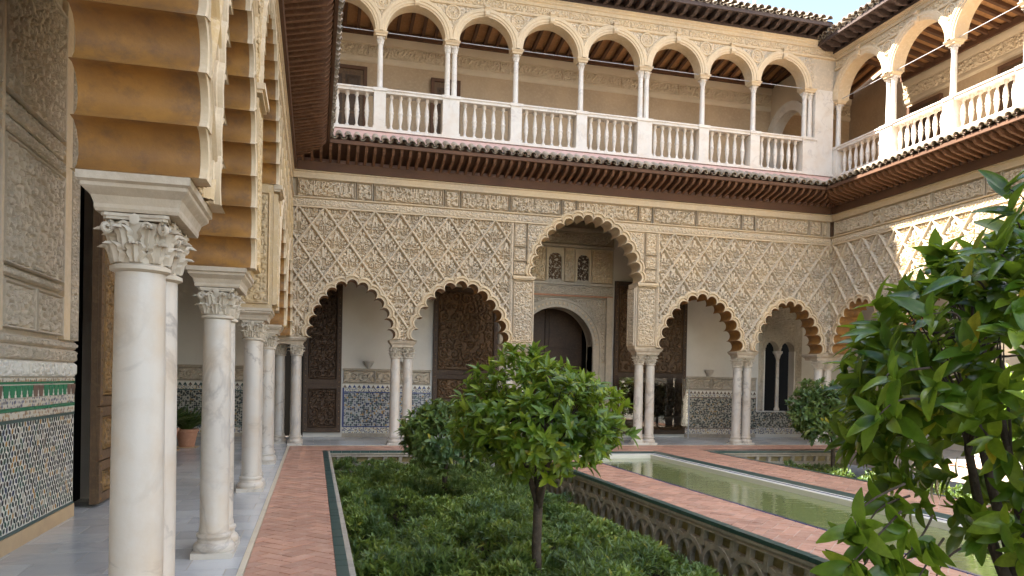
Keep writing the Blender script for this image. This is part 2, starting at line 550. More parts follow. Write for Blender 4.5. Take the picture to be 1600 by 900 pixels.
def line_stroke(x0, z0, x1, z1, n=12, w=1.0):
    t = np.linspace(0, 1, n)
    return np.stack([x0 + (x1 - x0) * t, z0 + (z1 - z0) * t], 1), np.full(n, w)

def carve(U, V, strokes, w, edge):
    """0..1 height: 1 on a stroke, 0 in the ground between"""
    h = np.zeros(U.shape)
    for P, ww in strokes:
        reach = w * ww.max() + edge * 2
        m = (U > P[:, 0].min() - reach) & (U < P[:, 0].max() + reach) & (V > P[:, 1].min() - reach) & (V < P[:, 1].max() + reach)
        if not m.any():
            continue
        u, v = U[m], V[m]
        d = np.sqrt((u[:, None] - P[None, :, 0]) ** 2 + (v[:, None] - P[None, :, 1]) ** 2) - (w * ww)[None, :]
        d = d.min(1)
        t = np.clip(0.5 - d / (2 * edge), 0, 1)
        rise = t * t * (3 - 2 * t)
        rise = rise * (0.82 + 0.18 * np.clip(-d / w, 0, 1))
        h[m] = np.maximum(h[m], rise)
    return h

def arabesque(w, h, pitch, seed, kufic=0.0):
    """packed scrolls and leaves over a w by h field (origin at its corner)"""
    r = random.Random(seed)
    out = []
    rows = max(1, round(h / (pitch * 0.9)))
    cols = max(1, round(w / pitch))
    dx, dz = w / cols, h / rows
    for j in range(rows):
        for i in range(cols + 1):
            cx = (i + (0.5 if j % 2 else 0.0)) * dx + r.uniform(-.12, .12) * pitch
            cz = (j + 0.5) * dz + r.uniform(-.1, .1) * pitch
            hand = 1 if (i + j) % 2 else -1
            R = 0.5 * min(dx, dz * 1.1) * r.uniform(0.85, 1.08)
            ph = r.uniform(0, 2 * PI)
            if r.random() < kufic:
                out.append(line_stroke(cx - R * .4, cz - R, cx - R * .4, cz + R, w=1.3))
                out.append(line_stroke(cx + R * .35, cz - R, cx + R * .35, cz + R, w=1.3))
                out.append(line_stroke(cx - R * .4, cz - R * .8, cx + R * .4, cz - R * .8, w=1.2))
                continue
            out.append(spiral(cx, cz, R, r.uniform(1.1, 1.5), hand, ph))
            for k in range(3):
                a = ph + k * 2.1 + r.uniform(-.3, .3)
                out.append(leaf_stroke(cx + R * 1.0 * math.cos(a), cz + R * 1.0 * math.sin(a), a + hand * 1.1, R * 0.75))
            if r.random() < 0.5:
                out.append(leaf_stroke(cx, cz, r.uniform(0, 6.28), R * 0.3))
    return out

def relief_panel(w, h, res, strokes, sw, depth, edge=None, border=0.03, mask=None, x0=0.0, z0=0.0, skirt=True, sink=0.0):
    """heightfield in local x,z with the proud side towards -y; origin at the panel's lower corner"""
    nx, nz = max(4, int(w / res)), max(4, int(h / res))
    U, V = np.meshgrid(np.linspace(0, w, nx), np.linspace(0, h, nz))
    edge = edge or res * 0.9
    H = carve(U, V, strokes, sw, edge)
    if border:
        d = np.minimum(np.minimum(U, w - U), np.minimum(V, h - V))
        rim = np.clip((border - d) / (res * 1.2), 0, 1)
        gap = np.clip((d - border) / (res * 1.2), 0, 1)
        H = np.maximum(H * gap, rim)
    Y = -depth * RELIEF * H + sink * (1 - H)
    if skirt:
        Y[0, :] = Y[-1, :] = 0.012
        Y[:, 0] = Y[:, -1] = 0.012
    Vv = np.stack([U, Y, V], -1).reshape(-1, 3)
    idx = np.arange(nx * nz).reshape(nz, nx)
    Q = np.stack([idx[:-1, :-1], idx[:-1, 1:], idx[1:, 1:], idx[1:, :-1]], -1).reshape(-1, 4)
    if mask is not None:
        cu = (U[:-1, :-1] + U[1:, 1:]).ravel() / 2 + x0
        cv = (V[:-1, :-1] + V[1:, 1:]).ravel() / 2 + z0
        Q = Q[inside(cu, cv, mask)]
        used = np.unique(Q)
        remap = np.full(nx * nz, -1)
        remap[used] = np.arange(len(used))
        Vv, Q = Vv[used], remap[Q]
    return Vv, Q

PANEL_CACHE = {}
RELIEF = 1.5
def carved(name, parent, x, z, w, h, mat, y=0.0, res=0.013, pitch=0.16, sw=0.017, depth=0.03, border=0.03, seed=1, mask=None, kufic=0.0, share=True, sink=0.0, **kw):
    key = (round(w, 3), round(h, 3), mat, res, pitch, sw, depth, border, seed, kufic)
    if mask is None and share and key in PANEL_CACHE:
        me = PANEL_CACHE[key]
    else:
        st = arabesque(w - 2 * border, h - 2 * border, pitch, seed, kufic)
        st = [(P + border, ww) for P, ww in st]
        Vv, Q = relief_panel(w, h, res, st, sw, depth, border=border, mask=mask, x0=x, z0=z, sink=sink)
        if len(Q) == 0:
            return None
        me = mesh_from(name, Vv, Q, mat)
        if mask is None and share:
            PANEL_CACHE[key] = me
    return put(name, me, parent, (x, y, z), **kw)

# ------------------------------------------------------------------ lobed arches
def lobed_curve(x0, x1, zs, b, p, n, sag=0.55, m=7):
    """cusped arch: list of lobes, each (inner points, centre); b the rise of the cusp line"""
    cx, a = (x0 + x1) / 2, (x1 - x0) / 2
    t = np.linspace(0, PI, 2001)
    X = np.sign(np.cos(t)) * np.abs(np.cos(t)) ** (2 / p) * -a
    Z = b * np.abs(np.sin(t)) ** (2 / p)
    s = np.concatenate([[0], np.cumsum(np.hypot(np.diff(X), np.diff(Z)))])
    q = np.interp(np.linspace(0, s[-1], n + 1), s, np.arange(len(s)))
    cus = np.stack([np.interp(q, np.arange(len(s)), X) + cx, np.interp(q, np.arange(len(s)), Z) + zs], 1)
    lobes = []
    for i in range(n):
        A, B = cus[i], cus[i + 1]
        ch = np.hypot(*(B - A))
        sg = sag * ch
        R = (ch * ch / 4 + sg * sg) / (2 * sg)
        tg = (B - A) / ch
        nr = np.array([-tg[1], tg[0]])
        c = (A + B) / 2 + nr * (sg - R)
        hal = math.asin(min(1, ch / 2 / R))
        if sg > R:
            hal = PI - hal
        pts = [c + R * (math.sin(k) * tg + math.cos(k) * nr) for k in np.linspace(-hal, hal, m + 1)]
        lobes.append((np.array(pts), c, R, tg, nr, A, B))
    return cus, lobes

def offset_ring(lobes, w, zmin):
    """the curve parallel to the lobes, w further out, lobes cut where they meet"""
    out = []
    n = len(lobes)
    for i, (pts, c, R, tg, nr, A, B) in enumerate(lobes):
        nA = nr if i == 0 else nr + lobes[i - 1][4]
        nB = nr if i == n - 1 else nr + lobes[i + 1][4]
        nA = nA / np.hypot(*nA)
        nB = nB / np.hypot(*nB)
        row = []
        for q in pts:
            d = (q - c) / np.hypot(*(q - c))
            o = c + (R + w) * d
            tA = np.array([nA[1], -nA[0]])
            k = np.dot(o - A, tA)
            if k < 0:
                o = o - k * tA
            tB = np.array([nB[1], -nB[0]])
            k = np.dot(o - B, tB)
            if k > 0:
                o = o - k * tB
            o = np.array([o[0], max(o[1], zmin)])
            row.append(o)
        out.append(np.array(row))
    return np.concatenate(out)

def lobed_arch(parent, x0, x1, zs, b, p, n, thick, w=0.13, mat='arch_stone', inmat='ochre', sag=0.55):
    """archivolt (part) with its painted soffit (sub-part); returns the ring the wall field stops at"""
    cus, lobes = lobed_curve(x0, x1, zs, b, p, n, sag)
    R = lambda ww: offset_ring(lobes, ww, zs + 0.002)
    prof = [(0.0, -0.02), (0.0, -0.056), (w * .26, -0.060), (w * .32, -0.024), (w * .52, -0.024), (w * .58, -0.066), (w * .82, -0.062), (w * .88, -0.035), (w, -0.03), (w, 0.03)]
    rows = []
    for ww, y in prof:
        rows.append([(q[0], y, q[1]) for q in R(ww)])
    a = MB().strip(rows).put('arch', mat, parent)
    autosmooth(a.data, 45)
    inner = R(0.0)
    s = MB().strip([[(q[0], -0.0205, q[1]) for q in inner][::-1], [(q[0], thick, q[1]) for q in inner][::-1]])
    so = s.put('soffit', inmat, a)
    autosmooth(so.data, 45)
    # plain ring on the gallery side
    MB().strip([[(q[0], thick, q[1]) for q in inner][::-1], [(q[0], thick, q[1]) for q in R(w)][::-1]]).put('back_ring', mat, a)
    return R(w * 0.9), R(w)

# ------------------------------------------------------------------ columns
def leaf_tongue(mb, ang, r0, z0, hgt, wid, curl):
    """an acanthus leaf standing on the bell of a capital, its tip curling out and over"""
    rows = []
    K = 9
    for k in range(K):
        t = k / (K - 1)
        r = r0 + 0.10 * r0 + curl * max(0, t - 0.35) ** 2 * 2.6 + 0.10 * r0 * math.sin(PI * t)
        z = z0 + hgt * (t if t < 0.82 else 0.82 + 0.06 * math.sin((t - 0.82) / 0.18 * PI) - (t - 0.82) * 0.55)
        lobe = 1.0 + 0.16 * math.cos(t * 6 * PI)
        wd = wid * (0.80 + 0.40 * math.sin(PI * min(1, t * 1.1))) * lobe * (1 if t < 0.75 else max(.25, 1 - (t - .75) * 2.6))
        row = []
        for s in (-1, -.62, -.3, 0, .3, .62, 1):
            a = ang + s * wd / r0 / 2
            rr = r + r0 * (0.11 if s == 0 else (-0.05 if abs(s) == .3 else (0.05 if abs(s) == .62 else -0.16)))
            row.append((rr * math.cos(a), rr * math.sin(a), z))
        rows.append(row)
    mb.strip(rows)
    rows2 = [[(p[0] * 0.9, p[1] * 0.9, p[2]) for p in r] for r in rows]
    mb.strip([r[::-1] for r in rows2])

def capital_mesh(name, r, h, mat, detail=True):
    mb = MB()
    mb.lathe([(r * 1.0, 0), (r * 1.22, 0.012), (r * 1.22, 0.03), (r * 1.0, 0.042), (r * 0.99, h * .3), (r * 1.08, h * .6), (r * 1.28, h * .86)], 24 if detail else 14)
    nl = 8
    for k in range(nl):
        leaf_tongue(mb, 2 * PI * k / nl, r, 0.045, h * 0.40, r * 0.66, r * 0.5)
    for k in range(nl):
        leaf_tongue(mb, 2 * PI * (k + .5) / nl, r * 1.02, 0.05 + h * .18, h * 0.50, r * 0.55, r * 0.6)
    # corner volutes
    for k in range(4):
        a = PI / 4 + k * PI / 2
        d = Vector((math.cos(a), math.sin(a), 0))
        s = Vector((-d.y, d.x, 0))
        c = d * (r * 1.58) + Vector((0, 0, h * .76))
        pts, rad = [], []
        for i in range(15):
            t = i / 14
            ph = PI * 0.55 + t * 2 * PI * 1.25
            rr = r * 0.30 * (1 - t * 0.85)
            pts.append(c + d * (rr * math.cos(ph)) + Vector((0, 0, rr * math.sin(ph))))
            rad.append(r * (0.13 - 0.05 * t))
        mb.tube([d * (r * .95) + Vector((0, 0, h * .45)), d * (r * 1.2) + Vector((0, 0, h * .8))] + pts, [r * .07, r * .11] + rad, 7)
        # centre flower and small scrolls on each face
        a2 = k * PI / 2
        d2 = Vector((math.cos(a2), math.sin(a2), 0))
        s2 = Vector((-d2.y, d2.x, 0))
        for sg in (-1, 1):
            c2 = d2 * (r * 1.22) + s2 * (sg * r * .42) + Vector((0, 0, h * .78))
            mb.tube([c2 + s2 * (sg * r * .2 * math.cos(q)) * (1 - q / 9) + Vector((0, 0, r * .2 * math.sin(q) * (1 - q / 9))) for q in np.linspace(0, 7, 12)], r * .075, 6)
        cf = d2 * (r * 1.36) + Vector((0, 0, h * .90))
        mb.add([cf + s2 * (r * .22 * math.cos(q)) + Vector((0, 0, r * .24 * math.sin(q))) for q in np.linspace(0, 2 * PI, 8, endpoint=False)] + [cf + d2 * r * .06],
               [(k3, (k3 + 1) % 8, 8) for k3 in range(8)])
    # abacus with hollow sides
    out = []
    for k in range(4):
        a = PI / 4 + k * PI / 2
        c1 = np.array([math.cos(a), math.sin(a)]) * r * 1.86
        a2 = a + PI / 2
        c2 = np.array([math.cos(a2), math.sin(a2)]) * r * 1.86
        mid = (c1 + c2) / 2 * 0.90
        tg = (c2 - c1) / np.hypot(*(c2 - c1))
        out += [c1 + tg * r * .16, c1 * .6 + mid * .4 + 0 * tg, mid, c2 * .6 + mid * .4, c2 - tg * r * .16]
    mb.prism([(p[0] * .95, p[1] * .95) for p in out], h * .895, h * .945)
    mb.prism(out, h * .945, h)
    me = mb.mesh(name, mat)
    return autosmooth(me, 38)

def shaft_mesh(name, r, z0, z1, mat, n=28):
    hh = z1 - z0
    mb = MB().lathe([(r * 1.06, z0), (r * 1.06, z0 + .02), (r * 1.0, z0 + .05), (r * 1.0, z0 + hh * .35), (r * .97, z0 + hh * .7), (r * .93, z1 - .02), (r * .93, z1)], n)
    return autosmooth(mb.mesh(name, mat), 40)

def base_mesh(name, r, mat, plinth=0.05, n=28):
    mb = MB()
    mb.rects([(r * 1.42, r * 1.42, 0.0), (r * 1.42, r * 1.42, plinth)])
    prof = [(r * 1.36, plinth), (r * 1.42, plinth + .02), (r * 1.42, plinth + .045), (r * 1.32, plinth + .065), (r * 1.18, plinth + .075), (r * 1.12, plinth + .10),
            (r * 1.18, plinth + .118), (r * 1.24, plinth + .13), (r * 1.22, plinth + .148), (r * 1.06, plinth + .158), (r * 1.02, plinth + .17)]
    mb.lathe(prof, n)
    return autosmooth(mb.mesh(name, mat), 35)

def impost_mesh(name, hx, hy, h, mat):
    mb = MB().rects([(hx * .78, hy * .74, 0), (hx * .80, hy * .76, .015), (hx * .80, hy * .76, h * .2), (hx * .84, hy * .81, h * .42), (hx * .93, hy * .92, h * .58), (hx * .95, hy * .94, h * .62), (hx * .95, hy * .94, h * .72), (hx, hy, h * .78), (hx, hy, h)])
    return mb.mesh(name, mat)

# ------------------------------------------------------------------ levels of the court
YF, XR, XL = 18.38, 13.90, -0.58       # far, right and left arcade faces
ZI = 2.53                              # top of the imposts
ZF, ZT = 5.57, 6.40                    # top of the lattice field, top of the frieze
THICK = 0.52
OVER = 0.82                            # overhang of the lower eaves
DW, DH = 0.2925, 0.405                 # half width and height of a lattice diamond

# ------------------------------------------------------------------ lattice of carved diamonds
def diamond_height(seed, n):
    s, t = np.meshgrid(np.linspace(0, 1, n), np.linspace(0, 1, n))
    U = (s - t) * DW
    V = DH - (s + t) * DH
    r = random.Random(seed)
    st = []
    au = np.abs(U)
    k = 1.0 if seed % 2 else 0.92
    # a palmette: stem, paired leaves and scrolls, mirrored about the axis
    st.append(line_stroke(0, -.30, 0, .05, w=.8))
    st.append(spiral(.085 * k, .055, .062, 1.25, -1, 2.6))
    st.append(spiral(.10, -.075, .058, 1.2, 1, 1.0))
    st.append(spiral(.045, -.20, .040, 1.1, -1, 2.0))
    st.append(leaf_stroke(0.012, .05, 1.25, .13))
    st.append(leaf_stroke(.03, .13, 1.9, .13))
    st.append(leaf_stroke(.15, -.01, .7, .075))
    st.append(leaf_stroke(.15, .055, 1.5, .06))
    st.append(leaf_stroke(.17, -.05, -.9, .06))
    st.append(leaf_stroke(.07, -.16, -.4, .085))
    st.append(leaf_stroke(.01, -.24, -1.0, .09))
    st.append(leaf_stroke(.02, .20, 1.4, .09))
    if seed % 2 == 0:
        st.append(leaf_stroke(.05, .0, .1, .08))
        st.append(leaf_stroke(.06, .13, .3, .08))
    else:
        st.append(spiral(.025, -.02, .022, 1.0, 1, 0))
    st = [(P + np.array([r.uniform(-.012, .012), r.uniform(-.014, .014)]), w * r.uniform(.85, 1.2)) for P, w in st]
    au = np.abs(U + .010 * np.sin(V * 9 + seed * 2.1)) if seed > 2 else au
    H = carve(au, V, st, 0.0175, 0.008)
    return U, V, H, s, t

def diamond_grid(seed, n=50, depth=0.050, rib=0.060):
    U, V, H, s, t = diamond_height(seed, n)
    L = math.hypot(DW, DH)
    e = np.minimum(np.minimum(s, 1 - s), np.minimum(t, 1 - t)) * L * 0.955
    hole = (1 - H) * np.clip((e - 0.034) / 0.012, 0, 1)
    ridge = np.clip((0.030 - e) / 0.016, 0, 1)
    swell = 0.012 * np.clip((e - 0.03) / 0.10, 0, 1)
    Y = 0.062 * hole - swell - rib * ridge * 0.8
    Vv = np.stack([U, Y, V], -1).reshape(-1, 3)
    idx = np.arange(n * n).reshape(n, n)
    Q = np.stack([idx[:-1, :-1], idx[1:, :-1], idx[1:, 1:], idx[:-1, 1:]], -1).reshape(-1, 4)
    cu = (U[:-1, :-1] + U[1:, 1:]).ravel() / 2
    cv = (V[:-1, :-1] + V[1:, 1:]).ravel() / 2
    return Vv, Q, cu, cv

DIA = [diamond_grid(sd) for sd in (1, 2, 3, 4, 5, 6, 7)]
DIA_MESH = {}

def lattice(parent, poly, xa, xb, z0, z1, ox, mat='stucco'):
    """diamonds hung from z1, clipped by the field polygon"""
    P = np.asarray(poly)
    cnt = 0
    j = 0
    cz = z1
    while cz > z0 - DH:
        off = 0 if j % 2 == 1 else DW
        k0 = int(math.floor((xa - ox - off) / (2 * DW))) - 1
        k1 = int(math.ceil((xb - ox - off) / (2 * DW))) + 1
        for k in range(k0, k1 + 1):
            cx = ox + off + k * 2 * DW
            if cx + DW <= xa or cx - DW >= xb:
                continue
            v = rnd.randrange(7)
            Vv, Q, cu, cv = DIA[v]
            m = inside(cu + cx, cv + cz, P)
            if m.sum() < 12:
                continue
            if m.all():
                me = DIA_MESH.get((v, mat))
                if me is None:
                    me = DIA_MESH[(v, mat)] = mesh_from('carved_diamond', Vv, Q, mat)
            else:
                q = Q[m]
                used = np.unique(q)
                remap = np.full(len(Vv), -1)
                remap[used] = np.arange(len(used))
                me = mesh_from('carved_diamond', Vv[used], remap[q], mat)
            put('carved_diamond', me, parent, (cx, rnd.uniform(-.003, .003), cz))
            cnt += 1
        cz -= DH
        j += 1
    return cnt

# ------------------------------------------------------------------ eaves
def tile_mesh(name, r0, r1, L, mat, up=True, n=8, th=0.014):
    rows = []
    for (rr, y) in ((r0, 0.0), (r1, -L)):
        o = [(rr * math.cos(PI * k / n), y, (rr * math.sin(PI * k / n)) * (1 if up else -1)) for k in range(n + 1)]
        i = [((rr - th) * math.cos(PI * k / n), y, ((rr - th) * math.sin(PI * k / n)) * (1 if up else -1)) for k in range(n + 1)][::-1]
        rows.append(o + i)
    mb = MB().strip(rows, close=True)
    m = len(rows[0])
    mb.f.append(list(range(m))[::-1] if up else list(range(m)))
    b = m
    # front lip as quads so that the hollow end stays open
    mb.f.pop()
    for k in range(n):
        mb.f.append([b + k, b + k + 1, b + m - 2 - k, b + m - 1 - k])
    return autosmooth(mb.mesh(name, mat), 50)

COVER = tile_mesh('cover_tile', 0.072, 0.085, 0.46, 'roof_tile', True)
PAN = tile_mesh('pan_tile', 0.085, 0.078, 0.44, 'roof_tile', False)

def lower_eave(parent, x0, x1, cut0=True, cut1=True, step=0.2, tstep=0.205):
    o = OVER
    d0 = lambda d: x0 + (d if cut0 else 0)
    d1 = lambda d: x1 - (d if cut1 else 0)
    z_in, z_out = 6.66, 6.86
    mb = MB()
    # wall beam, boards over the rafters, fascia
    mb.box(x0 + .11, x1 - .11, -0.10, 0.02, ZT + .004, 6.60)
    mb.add([(d0(0), 0, z_in + .04), (d1(0), 0, z_in + .04), (d1(o), -o, z_out + .045), (d0(o), -o, z_out + .045)], [(0, 1, 2, 3)])
    mb.box(d0(o - .05), d1(o - .05), -o + .0, -o + .05, z_out - .005, z_out + .075)
    e = mb.put('eave', 'beam_wood', parent)
    n = int((x1 - x0) / step)
    raft = {}
    for k in range(n + 1):
        x = x0 + (x1 - x0 - n * step) / 2 + k * step
        L = o - 0.06
        if cut0:
            L = min(L, x - x0)
        if cut1:
            L = min(L, x1 - x)
        if L < 0.12:
            continue
        L = round(L, 2)
        if L not in raft:
            r = MB()
            q = lambda d: z_in + (z_out - z_in) * d / o
            h = .085
            r.add([(-.032, -.09, q(.09) - h), (.032, -.09, q(.09) - h), (.032, -L + .10, q(L - .1) - h), (-.032, -L + .10, q(L - .1) - h),
                   (-.032, -L + .03, q(L) - h * .55), (.032, -L + .03, q(L) - h * .55), (-.032, -L, q(L) + .03), (.032, -L, q(L) + .03),
                   (-.032, -.09, q(.09) + .035), (.032, -.09, q(.09) + .035)],
                  [(0, 3, 2, 1), (3, 4, 5, 2), (4, 6, 7, 5), (0, 8, 6, 4, 3), (1, 2, 5, 7, 9)])
            raft[L] = r.mesh('rafter', 'eave_wood')
        put('rafter', raft[L], e, (x + rnd.uniform(-.006, .006), 0, rnd.uniform(-.004, .004)))
    # sloping roof: pink plaster above the course of tiles
    mb = MB()
    pl = [(0.0, 7.46), (0.46, 7.19), (o - .02, 7.01)]
    mb.add([(d0(d), -d, z) for d, z in pl] + [(d1(d), -d, z) for d, z in pl], [(0, 1, 4, 3), (1, 2, 5, 4)])
    mb.put('plaster_slope', 'pink_plaster', e)
    tl = math.atan2(0.20, 0.40)
    n = int((x1 - x0 - (o if cut0 else 0) - (o if cut1 else 0)) / tstep)
    xs = d0(o)
    for k in range(n + 1):
        x = xs + k * tstep
        put('cover_tile', COVER, e, (x, -o + .36 + rnd.uniform(-.012, .012), 7.185 + rnd.uniform(-.006, .006)), rot=(tl + rnd.uniform(-.02, .02), 0, rnd.uniform(-.03, .03)))
        if k < n:
            put('pan_tile', PAN, e, (x + tstep / 2, -o + .37 + rnd.uniform(-.01, .01), 7.225), rot=(tl + rnd.uniform(-.02, .02), 0, rnd.uniform(-.02, .02)))
    if cut0 or cut1:
        for c, sx in ((cut0, 1), (cut1, -1)):
            if not c:
                continue
            xx = x0 if sx > 0 else x1
            v = MB()
            for i in range(5):
                d = 0.28 + i * 0.12
                v.lathe([(.07, 0), (.07, .02)], 8, xx + sx * d, -d)
            # valley lead under the meeting tiles
            v = MB().add([(xx + sx * .02, -.1, 7.44), (xx + sx * .12, -.02, 7.44), (xx + sx * (o + .04), -o + .06, 7.025), (xx + sx * (o - .06), -o - .04, 7.025)], [(0, 1, 2, 3) if sx > 0 else (3, 2, 1, 0)])
            v.put('valley', 'roof_tile', e)
    return e

# ------------------------------------------------------------------ lower arcades
def frieze_run(parent, xa, xb, poly, seed, mat='stucco', blocks=None):
    """inscription frieze with cartouches, thin carved band and mouldings"""
    carved('frieze_band', parent, xa, ZF + .02, xb - xa, .17, mat, res=.014, pitch=.10, sw=.013, depth=.018, border=.018, seed=seed, mask=poly)
    x = xa + .12
    k = 0
    r = random.Random(seed)
    while x < xb - .3:
        w = (blocks[k % len(blocks)] if blocks else 1.55)
        w = min(w, xb - .12 - x)
        small = w < .6
        carved('frieze_panel', parent, x, 5.80, w - .03, .415, mat, res=.0135, pitch=.13 if not small else .2, sw=.018 if not small else .022, depth=.020, border=.028, seed=seed + (1 if small else 2 + k % 3), mask=poly, kufic=.28 if not small else 0, sink=.04)
        x += w
        k += 1

def moulding_x(x0, x1, prof):
    """profile (out, z) swept along x"""
    rows = [[(x0, -d, z) for d, z in prof], [(x1, -d, z) for d, z in prof]]
    return MB().strip(rows)

def clipped_moulding(parent, xa, xb, prof, gaps, mat):
    spans, a = [], xa
    for g0, g1 in gaps:
        spans.append((a, g0))
        a = g1
    spans.append((a, xb))
    for p, q in spans:
        if q - p > .02:
            moulding_x(p, q, prof).put('moulding', mat, parent)

def ring_gap(ring, z):
    xs = [p[0] for p in ring if p[1] > z]
    return (min(xs), max(xs)) if xs else None

COL_CACHE = {}
def column(parent, x, y, r, ztop_shaft, zcap, hi, mat='marble', detail=True, plinth=.05, rz=0):
    key = (r, ztop_shaft, zcap, mat, detail, plinth)
    if key not in COL_CACHE:
        COL_CACHE[key] = (shaft_mesh('column', r, plinth + .165, ztop_shaft, mat, 32 if detail else 20),
                          capital_mesh('capital', r * .93, zcap - ztop_shaft, 'capital_stone', detail),
                          base_mesh('base', r, mat, plinth, 32 if detail else 20))
    s, c, b = COL_CACHE[key]
    o = put('column', s, parent, (x, y, 0), rz)
    put('capital', c, o, (0, 0, ztop_shaft))
    put('base', b, o)
    return o

def clean(pts, eps=4e-3):
    out = []
    for p in pts:
        if not out or abs(p[0] - out[-1][0]) + abs(p[1] - out[-1][1]) > eps:
            out.append(p)
    return out

def lower_arcade(root, cols, bays, xs, xe, seed, ox, pair=.15, ihx=.33, ihxp=.40, r=.122, mat='stucco', pair_end=(True, True), blocks=None, detail=False, ends=(0, 0), ochre='ochre', ochre_portal='stucco_trim'):
    """cols: x of the supports; bays: ('arch', b, p, n) or ('portal', ...) between neighbours"""
    T = root
    zs = ZI
    rings = []
    low = [(xs, zs)]
    zones = []
    zone = [(xs, zs)]
    zone_start = xs
    port = None
    for i, bay in enumerate(bays):
        xa, xb = cols[i], cols[i + 1]
        kind = bay[0]
        pa = ihxp if (kind == 'portal' or (i > 0 and bays[i - 1][0] == 'portal')) else ihx
        pb = ihxp if (kind == 'portal' or (i + 1 < len(bays) and bays[i + 1][0] == 'portal')) else ihx
        if kind == 'arch':
            a0, a1 = xa + pa * .97, xb - pb * .97
            ring, full = lobed_arch(T, a0, a1, zs, bay[1], bay[2], bay[3], THICK, inmat=ochre)
            seg = [(float(q[0]), float(q[1])) for q in ring]
            low += seg
            zone += seg
        else:
            zp = 4.22
            a0, a1 = xa + pa, xb - pb
            ring, full = lobed_arch(T, a0, a1, zp, bay[1], bay[2], bay[3], THICK, w=.14, inmat=ochre_portal)
            seg = [(float(q[0]), float(q[1])) for q in ring]
            low += [(a0, zs), (a0, zp)] + seg + [(a1, zp), (a1, zs)]
            # close the lattice zone on this side of the portal
            px0, px1 = xa - pa + .15, xb + pb - .15
            zone += [(px0, zs), (px0, ZF)]
            zones.append((zone_start, px0, zone + [(zone_start, ZF)]))
            zone_start = px1
            zone = [(px1, zs)]
            port = (px0, px1, a0, a1, zp, seg)
    low.append((xe, zs))
    zone += [(xe, zs), (xe, ZF)]
    zones.append((zone_start, xe, zone + [(zone_start, ZF)]))
    field = low + [(xe, ZT), (xs, ZT)]
    # the wall body
    # (cut at the support axes so that each piece holds one opening)
    cuts = [xs] + [c for c in cols[1:-1]] + [xe]
    for i in range(len(bays)):
        c0, c1 = cuts[i], cuts[i + 1]
        piece = [(c0, zs)] + clean([p for p in low if c0 < p[0] < c1]) + [(c1, zs), (c1, ZT), (c0, ZT)]
        V, F = extruded_polygon(piece, .070, THICK - .002)
        put('wall', mesh_from('wall', V, F, mat), T)
    # lattice
    nd = 0
    for (za, zb, poly) in zones:
        o2 = ox if za < 5 or port is None else (port[0] + port[1]) - ox
        nd += lattice(T, poly, za, zb, zs, ZF, o2, mat)
    # portal piers
    gaps_f = []
    if port:
        px0, px1, a0, a1, zp, seg = port
        for sgn, e0, e1 in ((0, px0, a0), (1, a1, px1)):
            MB().box(e0 + (.07 if sgn == 0 else .002), e1 - (.002 if sgn == 0 else .07), .004, .069, zs + .002, zp - .002).put('pier_core', mat, T)
            carved('pier_border', T, e0 if sgn == 0 else e1 - .09, zs + .02, .09, ZF - zs - .03, mat, res=.015, pitch=.09, sw=.013, depth=.02, border=.015, seed=seed + 40, y=-.012, mask=field)
            c0 = e0 + .10 if sgn == 0 else e0 + .03
            c1 = e1 - .03 if sgn == 0 else e1 - .10
            carved('pier_panel', T, c0, zs + .05, c1 - c0, zp - .16 - zs, mat, res=.013, pitch=.15, sw=.016, depth=.03, border=.03, seed=seed + 41, y=-.012)
            MB().box(c0 - .015, c1 + .015, -.085, .0, zp - .085, zp - .055).box(c0 - .03, c1 + .03, -.11, -.0, zp - .055, zp + .0).put('pier_cap', 'stucco_trim', T)
            for zz0, zz1 in ((zp + .04, zp + .36), (zp + .38, zp + .72), (zp + .74, ZF - .02)):
                q0, q1 = (c0, c0 + .32) if sgn == 0 else (c1 - .32, c1)
                carved('pier_panel', T, q0, zz0, q1 - q0, zz1 - zz0, mat, res=.013, pitch=.13, sw=.014, depth=.026, border=.026, seed=seed + 43, mask=field)
            # the flank of the pier inside the arch
            if sgn == 1:
                carved('pier_flank', T, a1 - .006, zs + .05, THICK - .06, zp - .16 - zs, mat, y=THICK - .02, res=.014, pitch=.14, sw=.016, depth=.02, border=.03, seed=seed + 44, rz=-PI / 2)
        q0, q1 = px0 + .10 + .34, px1 - .10 - .34
        qm = (q0 + q1) / 2
        for qa, qb in ((q0, qm), (qm, q1)):
            carved('spandrel', T, qa, zp + .04, qb - qa, ZF - zp - .06, mat, res=.014, pitch=.15, sw=.016, depth=.026, border=.03, seed=seed + 45, mask=field)
        g = ring_gap(seg, ZF)
        if g:
            gaps_f = [g]
    frieze_run(T, xs, xe, field, seed, mat, blocks)
    clipped_moulding(T, xs, xe, [(0, ZF - .03), (.045, ZF - .022), (.045, ZF + .012), (0.0, ZF + .022)], gaps_f, 'stucco_trim')
    g2 = [ring_gap(port[5], ZF + .19)] if port and ring_gap(port[5], ZF + .19) else []
    clipped_moulding(T, xs, xe, [(0, ZF + .185), (.03, ZF + .19), (.05, ZF + .20), (.05, ZF + .222), (0, ZF + .23)], g2, 'stucco_trim')
    moulding_x(xs, xe, [(-.01, 6.215), (.035, 6.22), (.035, 6.25), (.015, 6.26), (.022, 6.36), (.05, 6.37), (.05, ZT), (-.01, ZT)]).put('cornice', 'stucco_trim', T)
